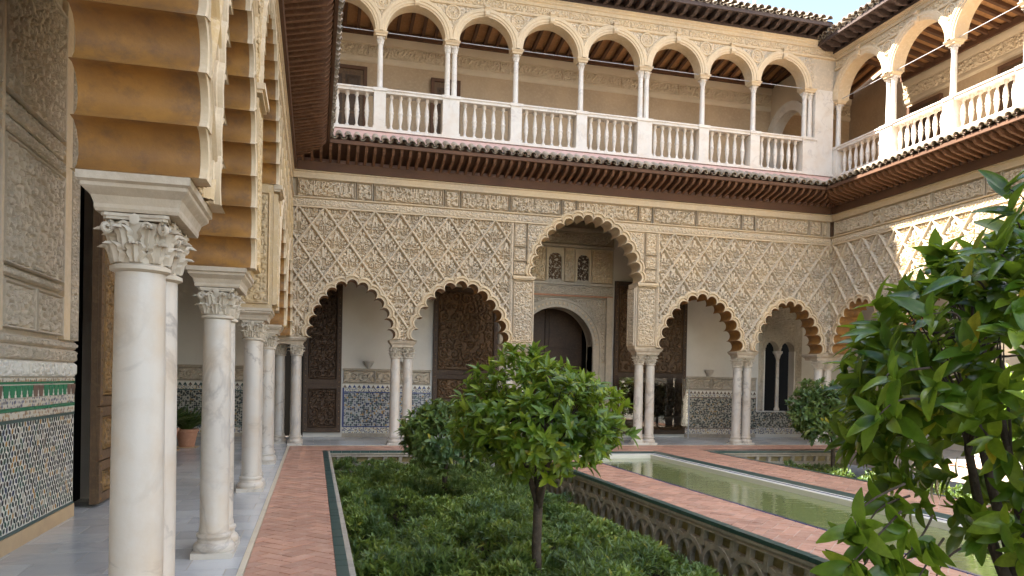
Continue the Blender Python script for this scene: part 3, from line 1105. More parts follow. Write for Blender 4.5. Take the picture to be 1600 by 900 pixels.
    # supports
    for i, x in enumerate(cols):
        if (i == 0 and not pair_end[0]) or (i == len(cols) - 1 and not pair_end[1]):
            continue
        big = (i > 0 and bays[i - 1][0] == 'portal') or (i < len(bays) and bays[i][0] == 'portal')
        hx = ihxp if big else ihx
        put('impost', impost_mesh('impost', hx, .245, .165, 'impost_stone'), T, (x, THICK / 2 - .01, ZI - .165))
        for s in (-1, 1):
            column(T, x + s * (pair * (1.08 if big else 1)), THICK / 2 - .0, r, 2.09, 2.36, 0, detail=detail)
    return nd

far = thing('lower_arcade', 'carved stucco arcade of five lobed arches with a tall central portal behind the pool', 'arcade', (0, YF, 0))
FC = [-0.40, 2.05, 4.90, 8.46, 11.36, 13.87]
n1 = lower_arcade(far, FC, [('arch', 1.28, 1.75, 13), ('arch', 1.36, 1.75, 13), ('portal', 1.52, 1.9, 17), ('arch', 1.36, 1.75, 13), ('arch', 1.30, 1.75, 13)],
                  XL - .0, XR, 100, 0.16, blocks=[1.35, .40, 1.7, .40, 1.25], pair_end=(False, False))
lower_eave(far, XL, XR)
for dx, dy in ((-.42, .10), (-.42, .42), (-.80, .42)):
    column(far, dx - .0, dy + .14, .122, 2.09, 2.36, 0)
for dx, dy in ((13.76, .24), (14.05, .24), (14.05, .55)):
    column(far, dx, dy, .122, 2.09, 2.36, 0)
put('impost', impost_mesh('impost', .40, .40, .17, 'impost_stone'), far, (-.60, .38, ZI - .17))
put('impost', impost_mesh('impost', .40, .36, .17, 'impost_stone'), far, (13.92, .36, ZI - .17))

left = thing('lower_arcade', 'near arcade with ochre scalloped arch undersides on stout marble columns beside the brick path', 'arcade', (XL, 0, 0), PI / 2)
LC = [-2.6, 0.85, 4.28, 7.38, 11.35, 14.75, YF + .05]
n2 = lower_arcade(left, LC, [('arch', 2.0, 1.9, 21), ('arch', 1.95, 1.95, 21), ('arch', 1.98, 1.95, 19), ('portal', 1.5, 1.9, 17), ('arch', 1.7, 1.8, 15), ('arch', 1.7, 1.8, 15)],
                  -3.0, YF, 200, 0.1, pair=.17, ihx=.40, ihxp=.42, r=.122, mat='stucco_gold', pair_end=(True, False), blocks=[1.5, .42, 1.9], detail=True, ochre_portal='ochre')
lower_eave(left, -3.0, YF, cut0=False, cut1=True)

right = thing('lower_arcade', 'sunlit lattice-carved arcade meeting the pool-end facade behind the big leafy tree', 'arcade', (XR, YF, 0), -PI / 2)
RC = [-.02, 2.45, 5.05, 8.72, 11.3]
n3 = lower_arcade(right, RC, [('arch', 1.34, 1.75, 13), ('arch', 1.36, 1.75, 13), ('portal', 1.4, 1.9, 17), ('arch', 1.36, 1.75, 13)],
                  0.0, 13.0, 300, 0.1, pair_end=(False, True), blocks=[1.45, .42, 1.6])
lower_eave(right, 0.0, 13.0, cut0=True, cut1=False)
print('diamonds', n1, n2, n3)

# ------------------------------------------------------------------ upper galleries
def baluster_mesh(h=.62):
    r = .036
    prof = [(r * .95, 0), (r * .95, .05), (r * .55, .065), (r * .5, .10), (r * .75, .17), (r * 1.05, .25), (r * .95, .29), (r * 1.15, .305), (r * 1.15, .33), (r * .95, .345),
            (r * 1.0, .39), (r * .7, .47), (r * .48, .535), (r * .55, .555), (r * .95, .57), (r * .95, h)]
    me = MB().lathe(prof, 10).mesh('baluster', 'marble_white')
    return autosmooth(me, 50)
BAL = baluster_mesh()

def half_ring(cx, zs, prof, n=22):
    rows = []
    for rr, y in prof:
        rows.append([(cx - rr * math.cos(PI * k / n), y, zs + rr * math.sin(PI * k / n)) for k in range(n + 1)])
    return MB().strip(rows)

def upper_gallery(T, cols, x0, x1, zfloor, zrail, zimp, zcor, seed, depth=2.25, post=.14, nbal=6, roof_over=.62, light=True, step=.30, roof_cut=(True, True), back0=0.0):
    """cols: (x, is_pair); built like the lower walls, court side towards -y"""
    zb = zfloor
    th = .34
    # kerb under the balustrade, floor
    MB().box(x0, x1, -.06, th + .0, zb, zb + .07).put('kerb', 'marble_white', T)
    MB().box(x0, x1 + depth, th, depth, zb - .10, zb + .03).put('floor', 'cream', T)
    MB().box(x0 - .28, x1 + .28, .03, th - .02, ZT, zb - .002).put('wall', 'pink_plaster', T)
    zp = zb + .07
    bh = zrail - .10 - zp
    bal = []
    field = [(x0, zimp)]
    arcs = []
    for i, (x, pr) in enumerate(cols):
        hw = post * (1.45 if pr else 1.0)
        pm = MB().box(x - hw, x + hw, -.03, .27, zp, zrail - .06).box(x - hw - .02, x + hw + .02, -.05, .29, zp, zp + .06)
        pm.box(x - hw - .025, x + hw + .025, -.055, .295, zrail - .06, zrail + .01)
        pm.put('pedestal', 'marble_white', T)
        xsx = (x - .085, x + .085) if pr else (x,)
        for q in xsx:
            sm = MB().lathe([(.085, zrail + .01), (.085, zrail + .05), (.07, zrail + .08), (.066, zrail + .5), (.060, zimp - .28), (.070, zimp - .27), (.070, zimp - .25)], 14)
            so = sm.put('column', 'marble_white', T, loc=(q, .12, 0))
            autosmooth(so.data, 40)
            cm = MB().lathe([(.060, zimp - .25), (.064, zimp - .20), (.095, zimp - .10)], 14)
            for k in range(4):
                a = PI / 4 + k * PI / 2
                d = Vector((math.cos(a), math.sin(a), 0))
                c = d * .105 + Vector((0, 0, zimp - .125))
                cm.tube([c + d * (.028 * math.cos(t) * (1 - t / 10)) + Vector((0, 0, .028 * math.sin(t) * (1 - t / 10))) for t in np.linspace(1.5, 8, 9)], .014, 5)
                leaf_tongue(cm, k * PI / 2, .060, zimp - .25, .11, .07, .03)
            co = cm.put('capital', 'marble_white', so)
            autosmooth(co.data, 40)
        hw2 = .17 if pr else .13
        put('impost', impost_mesh('impost', hw2 + .03, .17, .10, 'arch_stone'), T, (x, .12, zimp - .10))
        if i + 1 < len(cols):
            xb = cols[i + 1][0]
            hb = post * (1.45 if cols[i + 1][1] else 1.0)
            a0, a1 = x + hw2 - .0, xb - (.17 if cols[i + 1][1] else .13)
            R = (a1 - a0) / 2
            cx = (a0 + a1) / 2
            w = .20
            ar = half_ring(cx, zimp, [(R, th), (R, -.03), (R + .035, -.035), (R + .04, -.055), (R + .10, -.06), (R + .105, -.075), (R + .17, -.08), (R + .18, -.05), (R + w, -.045), (R + w, .02)])
            arch = ar.put('arch', 'arch_stone', T)
            autosmooth(arch.data, 40)
            # keystone console
            ks = MB()
            kp = [(.0, .02), (.09, .02), (.125, .06), (.12, .12), (.085, .17), (.10, .21), (.13, .24), (.12, .28), (.05, .30), (0, .30)]
            rows = [[(cx + s * (.055 + .02 * zz), -d, zimp + R - .03 + zz) for d, zz in kp] for s in (-1, -.5, .5, 1)]
            ks.strip(rows)
            ks.f.append(list(range(len(kp))))
            ks.f.append([3 * len(kp) + k for k in range(len(kp))][::-1])
            ks.put('keystone', 'arch_stone', arch)
            # tie rod
            MB().tube([(x, .12, zimp + .03), (xb, .12, zimp + .03)], .009, 5).put('tie_rod', 'steel', T)
            arcs.append((cx, R, w))
            field += [(cx - (R + w * .85) * math.cos(PI * k / 20), zimp + (R + w * .85) * math.sin(PI * k / 20)) for k in range(21)]
            # rail and balusters
            e0, e1 = x + hw, xb - hb
            bl = MB().box(e0 - .01, e1 + .01, -.02, .26, zrail - .10, zrail - .035).box(e0 - .01, e1 + .01, -.045, .285, zrail - .035, zrail).put('balustrade_rail', 'marble_white', T)
            nb = max(3, int(round((e1 - e0) / .205)) - 1)
            gap = (e1 - e0) / (nb + .4)
            for k in range(nb):
                put('baluster', BAL, bl, (e0 + gap * (k + .7) + rnd.uniform(-.006, .006), .12, zp), scale=(1.5, 1.5, bh / .62), rz=rnd.uniform(0, 3))
    field += [(x1, zimp)]
    # spandrel wall
    f2 = []
    for p in field + [(x1, zcor), (x0, zcor)]:
        if not f2 or abs(p[0] - f2[-1][0]) + abs(p[1] - f2[-1][1]) > 1e-4:
            f2.append(p)
    # keep the lower edge monotone where neighbouring rings meet above the imposts
    fixed = [f2[0]]
    for p in f2[1:-2]:
        fixed.append((max(p[0], fixed[-1][0]), p[1]))
    f2 = fixed + f2[-2:]
    V, F = extruded_polygon(f2, .0, th - .01)
    put('wall', mesh_from('wall', V, F, 'stucco'), T)
    zsp = zcor - .44
    for i, (cx, R, w) in enumerate(arcs):
        nxt = arcs[i + 1] if i + 1 < len(arcs) else None
        xa = cx
        xb = nxt[0] if nxt else min(x1, cx + R + w + .1)
        if xb - xa > .5:
            carved('spandrel', T, xa + .03, zimp + .2, xb - xa - .06, zsp - zimp - .22, 'stucco', y=-.004, res=.016, pitch=.17, sw=.016, depth=.022, border=.0, seed=seed + 1, mask=f2)
            if nxt:
                mx = (cx + R + w + nxt[0] - nxt[1] - nxt[2]) / 2
                md = MB()
                n = 24
                rows = []
                for rr, y in ((.185, .0), (.185, -.045), (.17, -.055), (.15, -.05), (.145, -.02), (.06, -.024), (.05, -.045), (.02, -.05)):
                    rows.append([(mx + rr * math.cos(2 * PI * k / n), y, zsp - .20 + rr * math.sin(2 * PI * k / n)) for k in range(n)])
                md.strip(rows, close=True)
                for k in range(6):
                    a = 2 * PI * k / 6
                    md.tube([(mx + .10 * math.cos(a) + .03 * math.cos(t), -.03, zsp - .20 + .10 * math.sin(a) + .03 * math.sin(t)) for t in np.linspace(a, a + 5, 8)], .011, 5)
                mo = md.put('medallion', 'arch_stone', T)
                autosmooth(mo.data, 40)
    # entablature
    moulding_x(x0, x1, [(0, zsp - .02), (.04, zsp - .01), (.055, zsp + .02), (.055, zsp + .045), (.0, zsp + .05)]).put('moulding', 'arch_stone', T)
    xx = x0
    k = 0
    while xx < x1 - .2:
        wv = min(1.66, x1 - xx)
        carved('frieze_panel', T, xx, zsp + .052, wv, .20, 'arch_stone', y=-.006, res=.016, pitch=.15, sw=.016, depth=.022, border=.012, seed=seed + 2 + k % 2)
        xx += 1.66
        k += 1
    moulding_x(x0, x1, [(0, zsp + .255), (.03, zsp + .26), (.035, zsp + .34), (.065, zsp + .36), (.07, zsp + .40), (.10, zsp + .42), (.105, zcor), (-.1, zcor)]).put('cornice', 'arch_stone', T)
    # roof with carved brackets
    o = roof_over
    c0 = (lambda d: x0 + d) if roof_cut[0] else (lambda d: x0)
    c1 = (lambda d: x1 - d) if roof_cut[1] else (lambda d: x1)
    rb = MB()
    rb.box(c0(.1), c1(.1), -.12, th, zcor + .003, zcor + .07)
    rb.box(c0(.02), c1(.02), -.04, th - .02, zcor + .072, zcor + .27)
    rb.add([(c0(0), 0, zcor + .20), (c1(0), 0, zcor + .20), (c1(o), -o, zcor + .20), (c0(o), -o, zcor + .20)], [(0, 1, 2, 3)])
    rb.box(c0(o), c1(o), -o, -o + .06, zcor + .15, zcor + .24)
    roof = rb.put('roof', 'roof_wood', T)
    bm = MB()
    pr = [(.05, zcor + .07), (.20, zcor + .07), (.30, zcor + .045), (.40, zcor + .06), (.46, zcor + .10), (o - .06, zcor + .13), (o - .03, zcor + .19), (.05, zcor + .19)]
    for s in (-1, 1):
        bm.add([(s * .048, -d, z) for d, z in pr], [list(range(8)) if s > 0 else list(range(8))[::-1]])
    bm.f += [[k, (k + 1) % 8, 8 + (k + 1) % 8, 8 + k] for k in range(8)]
    bme = bm.mesh('bracket', 'roof_wood')
    n = int((x1 - x0) / step)
    for k in range(n + 1):
        x = x0 + k * step + .05
        if (roof_cut[0] and x - x0 < .4) or (roof_cut[1] and x1 - x < .4):
            continue
        put('bracket', bme, roof, (x, 0, 0))
    # sheet under the tiles and back slope
    MB().add([(c0(o), -o - .02, zcor + .26), (c1(o), -o - .02, zcor + .26), (x1 + depth, depth + .3, zcor + 1.35), (x0, depth + .3, zcor + 1.35)], [(0, 1, 2, 3)]).put('roof_sheet', 'roof_tile', roof)
    tl = math.atan2(1.1, depth + .3 + o)
    n = int((c1(o) - c0(o)) / .205)
    for k in range(n + 1):
        x = c0(o) + k * .205
        put('cover_tile', COVER, roof, (x, -o + .36 + rnd.uniform(-.015, .015), zcor + .45 + rnd.uniform(-.008, .008)), rot=(tl + rnd.uniform(-.03, .03), 0, rnd.uniform(-.03, .03)))
        put('cover_tile', COVER, roof, (x, .06 + rnd.uniform(-.015, .015), zcor + .62), rot=(tl, 0, rnd.uniform(-.03, .03)))
        if k < n:
            put('pan_tile', PAN, roof, (x + .1025, -o + .38, zcor + .445), rot=(tl + rnd.uniform(-.02, .02), 0, 0))
    # room behind: plaster wall, carved frieze, ceiling of rafters and boards
    zc0, zc1 = zcor - .50, zcor - .10
    xw0, xw1 = x0 - (0 if roof_cut[0] else 0), x1 + depth
    MB().box(x0 - back0, xw1, depth, depth + .3, zb, zcor + 1.2).put('back_wall', 'plaster_tan', T)
    moulding_x(x0, xw1, [(-depth - .0, zc0 - .68), (-depth + .03, zc0 - .66), (-depth + .05, zc0 - .62), (-depth + .05, zc0 - .56), (-depth + .02, zc0 - .55), (-depth + .02, zc0 - .20), (-depth + .06, zc0 - .18), (-depth + .09, zc0 - .06), (-depth + .09, zc0 - .0)]).put('back_cornice', 'cream', T)
    xx = x0
    while xx < xw1 - .3:
        wv = min(1.8, xw1 - xx)
        carved('back_frieze', T, xx, zc0 - .53, wv, .31, 'cream', y=depth - .03, res=.02, pitch=.2, sw=.018, depth=.03, border=.0, seed=seed + 6)
        xx += 1.8
    MB().box(x0, xw1, depth - .16, depth - .002, zc0 + .002, zc0 + .16).box(x0, xw1, th + .0, th + .14, zc1 - .06, zc1 + .1).put('wall_plate', 'beam_wood', T)
    cl = MB().add([(x0, th, zc1 + .16), (xw1, th, zc1 + .16), (xw1, depth, zc0 + .18), (x0, depth, zc0 + .18)], [(3, 2, 1, 0)])
    ceil = cl.put('ceiling', 'ceiling_wood', T)
    rm = MB()
    rm.add([(s * .04, y, z) for s in (-1, 1) for y, z in ((th, zc1 + .05), (depth, zc0 + .07), (depth, zc0 + .17), (th, zc1 + .15))],
           [(0, 1, 2, 3), (7, 6, 5, 4), (0, 4, 5, 1), (3, 2, 6, 7)])
    rme = rm.mesh('ceiling_beam', 'beam_wood')
    n = int((xw1 - x0) / .34)
    for k in range(n):
        put('ceiling_beam', rme, ceil, (x0 + .17 + k * .34, 0, 0))

def panel_door(parent, x, y, z, w, h, mat='door_wood', face=-1, name='door'):
    """framed door with raised panels, proud side -y, in a frame"""
    m = MB().box(x, x + w, y, y + .06, z, z + h)
    d = m.put(name, mat, parent)
    k = 2 if w > .55 else 1
    pw = (w - .08 * (k + 1)) / k
    for i in range(k):
        for j in range(2):
            x_ = x + .08 + i * (pw + .08)
            z_ = z + .10 + j * (h - .2) / 2
            hh = (h - .3) / 2
            MB().box(x_, x_ + pw, y - .012, y - .001, z_, z_ + hh).add(
                [(x_ + .04, y - .013, z_ + .04), (x_ + pw - .04, y - .013, z_ + .04), (x_ + pw - .04, y - .013, z_ + hh - .04), (x_ + .04, y - .013, z_ + hh - .04),
                 (x_ + .09, y - .03, z_ + .09), (x_ + pw - .09, y - .03, z_ + .09), (x_ + pw - .09, y - .03, z_ + hh - .09), (x_ + .09, y - .03, z_ + hh - .09)],
                [(0, 1, 5, 4), (1, 2, 6, 5), (2, 3, 7, 6), (3, 0, 4, 7), (4, 5, 6, 7)]).put('door_panel', 'door_dark', d)
    MB().box(x - .09, x - .002, y - .04, y + .06, z, z + h + .09).box(x + w + .002, x + w + .09, y - .04, y + .06, z, z + h + .09).box(x - .002, x + w + .002, y - .04, y + .06, z + h + .002, z + h + .09).put('door_frame', 'beam_wood', d)
    return d

UFc = [(-.35, False), (1.39, False), (3.10, True), (4.74, False), (6.46, False), (8.19, True), (9.89, False), (11.42, False), (13.10, True)]
ufar = thing('upper_gallery', 'upper gallery of round arches and marble balustrade above the pool-end arcade', 'gallery', (0, YF, 0))
upper_gallery(ufar, UFc, XL, XR, 7.46, 8.48, 9.84, 11.15, 500, roof_cut=(True, True))
panel_door(ufar, .10, 2.17, 7.5, 1.02, 2.22)
panel_door(ufar, 3.0, 2.17, 7.9, .62, 1.75, name='shutter')
# end pier and the round arch across the end of the gallery
MB().box(13.28, 13.86, .0, .33, 7.53, 9.84).put('corner_pier', 'marble_white', ufar)
crs = MB()
prof = [(.82, -.16), (.82, .16), (.87, .18), (.98, .18), (1.0, .20), (1.08, .20), (1.08, -.20), (.98, -.18), (.87, -.18), (.82, -.16)]
rows = []
for rr, xx in prof:
    rows.append([(13.45 + xx, 1.32 - rr * math.cos(PI * k / 22), 8.85 + rr * math.sin(PI * k / 22)) for k in range(23)])
crs.strip(rows)
cross_arch = crs.put('cross_arch', 'marble_white', ufar)
autosmooth(cross_arch.data, 40)
poly = [(.34, 8.85)] + [(1.32 - 1.0 * math.cos(PI * k / 22), 8.85 + 1.0 * math.sin(PI * k / 22)) for k in range(23)] + [(2.25, 8.85), (2.25, 10.7), (.34, 10.7)]
V, F = extruded_polygon([(p[0], p[1]) for p in poly], -.12, .12)
V = [(13.45 + y, x, z) for x, y, z in V]
put('cross_wall', mesh_from('cross_wall', V, F, 'cream'), ufar)
for y0_, y1_ in ((.345, .50), (2.14, 2.24)):
    MB().box(13.28, 13.62, y0_, y1_, 7.53, 8.85).put('cross_pier', 'marble_white', ufar)

URc = [(.02, False), (2.03, True), (3.98, False), (5.93, True), (7.9, False), (9.9, True), (11.9, False)]
uright = thing('upper_gallery', 'sunlit upper gallery with white balusters at a slightly lower level, round arches', 'gallery', (XR, YF, 0), -PI / 2)
upper_gallery(uright, URc, -.0, 13.0, 7.40, 8.27, 9.58, 10.86, 600, roof_cut=(False, False), depth=2.3, back0=2.5)
panel_door(uright, 3.3, 2.2, 7.45, 1.1, 2.0, mat='door_dark')
panel_door(uright, .35, 2.2, 7.45, 1.0, 2.0, mat='door_dark')

# unseen wing over the near arcade, made taller so its shadow covers the court
uleft = thing('upper_gallery', 'upper storey over the near arcade, out of sight, raised to shade the court', 'gallery', (XL, 0, 0), PI / 2)
MB().box(-3.0, 23.5, .03, 3.2, ZT, 15.55).put('wall', 'cream', uleft)
MB().add([(-3, -.6, 15.6), (23.5, -.6, 15.6), (23.5, 3.8, 17.1), (-3, 3.8, 17.1), (-3, -.6, 15.5), (23.5, -.6, 15.5)], [(0, 1, 2, 3), (4, 5, 1, 0)]).put('roof', 'roof_tile', uleft)

# ------------------------------------------------------------------ ground, floors, paths, pool
g = MB().add([(-300, -300, -1.0), (300, -300, -1.0), (300, 300, -1.0), (-300, 300, -1.0)], [(0, 1, 2, 3)]).put('ground', 'soil')
tag(g, kind='structure')

def clip_poly(poly, x0, x1, y0, y1):
    def cut(P, f):
        out = []
        for i in range(len(P)):
            a, b = P[i], P[(i + 1) % len(P)]
            fa, fb = f(a), f(b)
            if fa >= 0:
                out.append(a)
            if (fa >= 0) != (fb >= 0):
                t = fa / (fa - fb)
                out.append((a[0] + (b[0] - a[0]) * t, a[1] + (b[1] - a[1]) * t))
        return out
    for f in (lambda p: p[0] - x0, lambda p: x1 - p[0], lambda p: p[1] - y0, lambda p: y1 - p[1]):
        poly = cut(poly, f)
        if len(poly) < 3:
            return []
    return poly

def herringbone(x0, x1, y0, y1, L, B, ang, gap=.006):
    """bricks of L by B laid herringbone at ang; polygons clipped to the strip"""
    out = []
    ca, sa = math.cos(ang), math.sin(ang)
    cx, cy = (x0 + x1) / 2, (y0 + y1) / 2
    n = int(max(x1 - x0, y1 - y0) / B) + 6
    for i in range(-n, n + 1):
        for j in range(-n // 2, n // 2 + 1):
            for v in (0, 1):
                a = i * B + j * 2 * L * 0 + j * (L * 2) * 0
                px, py = i * B + j * L, i * B - j * L
                if v == 0:
                    r = (px, py, px + L, py + B)
                else:
                    r = (px, py + B, px + B, py + B + L)
                q = [(r[0] + gap, r[1] + gap), (r[2] - gap, r[1] + gap), (r[2] - gap, r[3] - gap), (r[0] + gap, r[3] - gap)]
                q = [(cx + p[0] * ca - p[1] * sa, cy + p[0] * sa + p[1] * ca) for p in q]
                mx, my = sum(p[0] for p in q) / 4, sum(p[1] for p in q) / 4
                if mx < x0 - L or mx > x1 + L or my < y0 - L or my > y1 + L:
                    continue
                c = clip_poly(q, x0, x1, y0, y1)
                if len(c) >= 3:
                    ar = abs(sum(c[k][0] * c[(k + 1) % len(c)][1] - c[(k + 1) % len(c)][0] * c[k][1] for k in range(len(c)))) / 2
                    if ar > 0.0012:
                        out.append(c)
    return out

def path(name, x0, x1, y0, y1, L=.29, B=.145, ang=PI / 4, single=300):
    bed = MB().box(x0, x1, y0, y1, -.35, -.006).put(name, 'mortar')
    tag(bed, kind='structure')
    polys = herringbone(x0, x1, y0, y1, L, B, ang)
    size = lambda c: -max(p[1] for p in c) * 0 + math.hypot(sum(p[0] for p in c) / len(c), sum(p[1] for p in c) / len(c))
    polys.sort(key=size)
    vis = [c for c in polys if sum(p[1] for p in c) / len(c) > 3.5]
    rest = [c for c in polys if sum(p[1] for p in c) / len(c) <= 3.5] + vis[single:]
    for c in vis[:single]:
        mx, my = sum(p[0] for p in c) / len(c), sum(p[1] for p in c) / len(c)
        MB().prism([(p[0] - mx, p[1] - my) for p in c], -.03, 0).put('brick', 'brick', bed, loc=(mx, my, rnd.uniform(-.0025, .0015)), rot=(rnd.uniform(-.006, .006), rnd.uniform(-.006, .006), 0))
    if rest:
        mb = MB()
        for c in rest:
            mb.prism(c, -.03, rnd.uniform(-.0025, .0015))
        tag(mb.put('brick_field', 'brick_far', bed), kind='stuff')
    return bed

PX0, PX1, PX2, PX3 = .20, 4.56, 5.56, 7.74      # planter, planter, pool, pool edges
PX4 = 9.25                                       # right planter begins
PY = 17.0                                        # far ends of planters
path('brick_path', XL + .055, PX0, -3.0, PY)
path('brick_path', PX1 + .09, PX2, -3.0, 16.62)
path('brick_path', PX3 + .16, PX4, -3.0, 16.62)
path('brick_path', XL + .055, 13.2, PY + .10, YF - .12, single=0)
path('brick_path', PX1 + .09, PX4, 16.624, PY + .096, single=0)
path('brick_path', 13.25, XR + .0, -3.0, YF - .12, single=0)

# marble kerb lines between brick and gallery floor
k1 = MB().box(XL + .0, XL + .05, -3.0, YF - .12, -.2, .003).put('kerb', 'kerb_marble')
tag(k1, kind='structure')
k2 = MB().box(XL + .05, XR, YF - .115, YF - .03, -.2, .004).put('kerb', 'kerb_marble')
tag(k2, kind='structure')

def slabs(name, x0, x1, y0, y1, sx, sy, mat='marble_floor', vis=lambda x, y: True):
    bed = MB().box(x0, x1, y0, y1, -.3, -.004).put(name, 'garden_stone')
    tag(bed, kind='structure')
    ny = max(1, int((y1 - y0) / sy + .999))
    cache = {}
    rest = MB()
    for j in range(ny):
        a, b = y0 + j * sy, min(y1, y0 + (j + 1) * sy)
        off = (j % 2) * sx * .5
        x = x0 - off
        while x < x1 - .01:
            c, d = max(x, x0), min(x + sx, x1)
            x += sx
            if d - c < .02 or b - a < .02:
                continue
            key = (round(d - c, 3), round(b - a, 3))
            if not vis((c + d) / 2, (a + b) / 2):
                rest.box(c + .004, d - .004, a + .004, b - .004, -.03, 0)
                continue
            if key not in cache:
                cache[key] = MB().box(.004, key[0] - .004, .004, key[1] - .004, -.03, 0).mesh('floor_slab', mat)
            put('floor_slab', cache[key], bed, (c, a, rnd.uniform(-.001, .001)), rot=(rnd.uniform(-.002, .002), rnd.uniform(-.002, .002), 0))
    if rest.v:
        tag(rest.put('floor_field', mat, bed), kind='stuff')
    return bed
slabs('gallery_floor', -4.4, XL, -3.0, YF - .03, .62, .42, vis=lambda x, y: y > 5.5 and x > -2.7)
slabs('gallery_floor', -4.4, 16.6, YF - .028, 21.1, .80, .42, vis=lambda x, y: True)
slabs('gallery_floor', XR + .002, 16.6, -3.0, YF - .03, .8, .8, vis=lambda x, y: False)

# ------------------------------------------------------------------ sunken planters
def rib_profile(parent_mesh_name, pts, wid, dep, mat):
    """a rib following pts in (x,z), proud of the wall towards -y"""
    P = [np.array(p, float) for p in pts]
    rows = [[], [], [], []]
    for i, p in enumerate(P):
        d = P[min(i + 1, len(P) - 1)] - P[max(i - 1, 0)]
        d = d / np.hypot(*d)
        nrm = np.array([-d[1], d[0]])
        a, b = p + nrm * wid / 2, p - nrm * wid / 2
        a2, b2 = p + nrm * wid * .36, p - nrm * wid * .36
        rows[0].append((a[0], 0.0, a[1]))
        rows[1].append((a2[0], -dep, a2[1]))
        rows[2].append((b2[0], -dep, b2[1]))
        rows[3].append((b[0], 0.0, b[1]))
    mb = MB().strip(rows)
    for e in (0, -1):
        b0 = len(mb.v)
        mb.v += [rows[k][e] for k in range(4)]
        mb.f.append([b0, b0 + 1, b0 + 2, b0 + 3])
    return mb.mesh(parent_mesh_name, mat)

PITCH = .335
arc = [(PITCH * (1 - math.cos(t)), -.60 + .31 * math.sin(t) ** .85) for t in np.linspace(0, PI, 17)]
ARC = rib_profile('arch_rib', [(0, -1.0), (0, -.8)] + arc + [(2 * PITCH, -.8), (2 * PITCH, -1.0)], .085, .06, 'garden_stone')
POST = rib_profile('rib_post', [(0, -.33), (-.012, -.26), (0, -.20), (0.012, -.15), (0, -.08)], .10, .058, 'garden_stone')
NODE = MB().lathe([(.052, -.065), (.052, -.045), (.022, -.045)], 10).mesh('rib_knot', 'garden_stone')
BAR = rib_profile('rib_bar', [(0, -.275), (PITCH, -.275)], .04, .045, 'garden_stone')

def planter_wall(label, loc, rz, length, detail=True, lean=True):
    T = thing('planter_wall', label, 'planter wall', loc, rz, group='carved walls of the sunken planters')
    MB().box(0, length, .07, .30, -1.0, -.045).put('wall', 'garden_back', T)
    # moulded top course
    rows = [(-.02, -.13), (.02, -.13), (.02, -.115), (.0, -.10), (.0, -.085), (.03, -.075), (.03, -.045), (.0, -.042)]
    moulding_x(0, length, [(a, z) for a, z in rows] + [(-.08, -.042)]).put('top_course', 'garden_stone', T)
    # glazed edge tiles and slate lip
    tl = MB().box(.003, .197, -.032, .075, -.04, .006).mesh('edge_tile', 'green_glaze')
    n = int(length / .2)
    cnt = 0
    far_t = MB()
    for k in range(n):
        if cnt < 290:
            put('edge_tile', tl, T, (k * .2, 0, rnd.uniform(-.0015, .0015)))
        cnt += 1
    if detail:
        n = int(length / PITCH)
        for k in range(n):
            x = k * PITCH
            if k < n - 1:
                put('arch_rib', ARC, T, (x, .068 if k % 2 else .060, 0))
            put('rib_post', POST, T, (x + PITCH, .06, -.0))
            put('rib_bar', BAR, T, (x, .062, 0))
    return T

# planter between the two brick paths nearest the camera, seen from its far side and along the pool path
planter_wall('carved stone wall with interlaced arches below the brick path beside the pool', (PX1, PY, 0), -PI / 2, 19.8)
planter_wall('carved stone wall of the near planter facing the camera below the pool-end path', (PX0, PY, 0), 0, PX1 - PX0)
planter_wall('low carved planter wall behind the leafy tree across the pool, facing the camera', (PX4, PY - .42, 0), 0, 13.2 - PX4)
# the near kerb of the planter, beside the herringbone path
T = thing('planter_wall', 'green tiled planter kerb with grey stone lip along the herringbone path', 'planter wall', (PX0, -2.8, 0), PI / 2, group='carved walls of the sunken planters')
MB().box(0, 19.8, -.0 - .0, .0 - .001, -1, -.05)
MB().box(0, 19.8, -.155, -.105, -1.0, -.002).put('stone_lip', 'garden_stone', T)
tl = MB().box(.003, .197, -.104, -.004, -.3, .004).mesh('edge_tile', 'green_glaze')
for k in range(99):
    put('edge_tile', tl, T, (k * .2, 0, rnd.uniform(-.0015, .0015)))
# the planter wall on the right bank
planter_wall('green tiled edge of the planter across the pool, along its brick path', (PX4, -2.0, 0), PI / 2, 18.5, detail=False)
soil1 = MB().box(PX0 + .15, PX1 - .05, -3, PY - .02, -.98, -.86).put('soil', 'soil')
tag(soil1, kind='structure')
soil2 = MB().box(PX4 + .05, 13.2, -3, PY - .5, -.98, -.70).put('soil', 'soil')
tag(soil2, kind='structure')

# ------------------------------------------------------------------ pool
ZW = -.135
PE = 16.62
pool = thing('pool', '', '', (0, 0, 0), kind='structure')
water = MB().add([(PX2 + .02, -3, ZW), (PX3 + .16, -3, ZW), (PX3 + .16, PE, ZW), (PX2 + .02, PE, ZW)], [(0, 1, 2, 3)]).put('pond_water', 'pond_water')
tag(water, kind='structure')
pb = MB()
pb.box(PX2 - .0, PX2 + .03, -3, PE, -.6, -.012)
pb.box(PX3 + .13, PX3 + .16, -3, PE, -.6, -.30)
pb.put('basin_wall', 'garden_stone', pool)
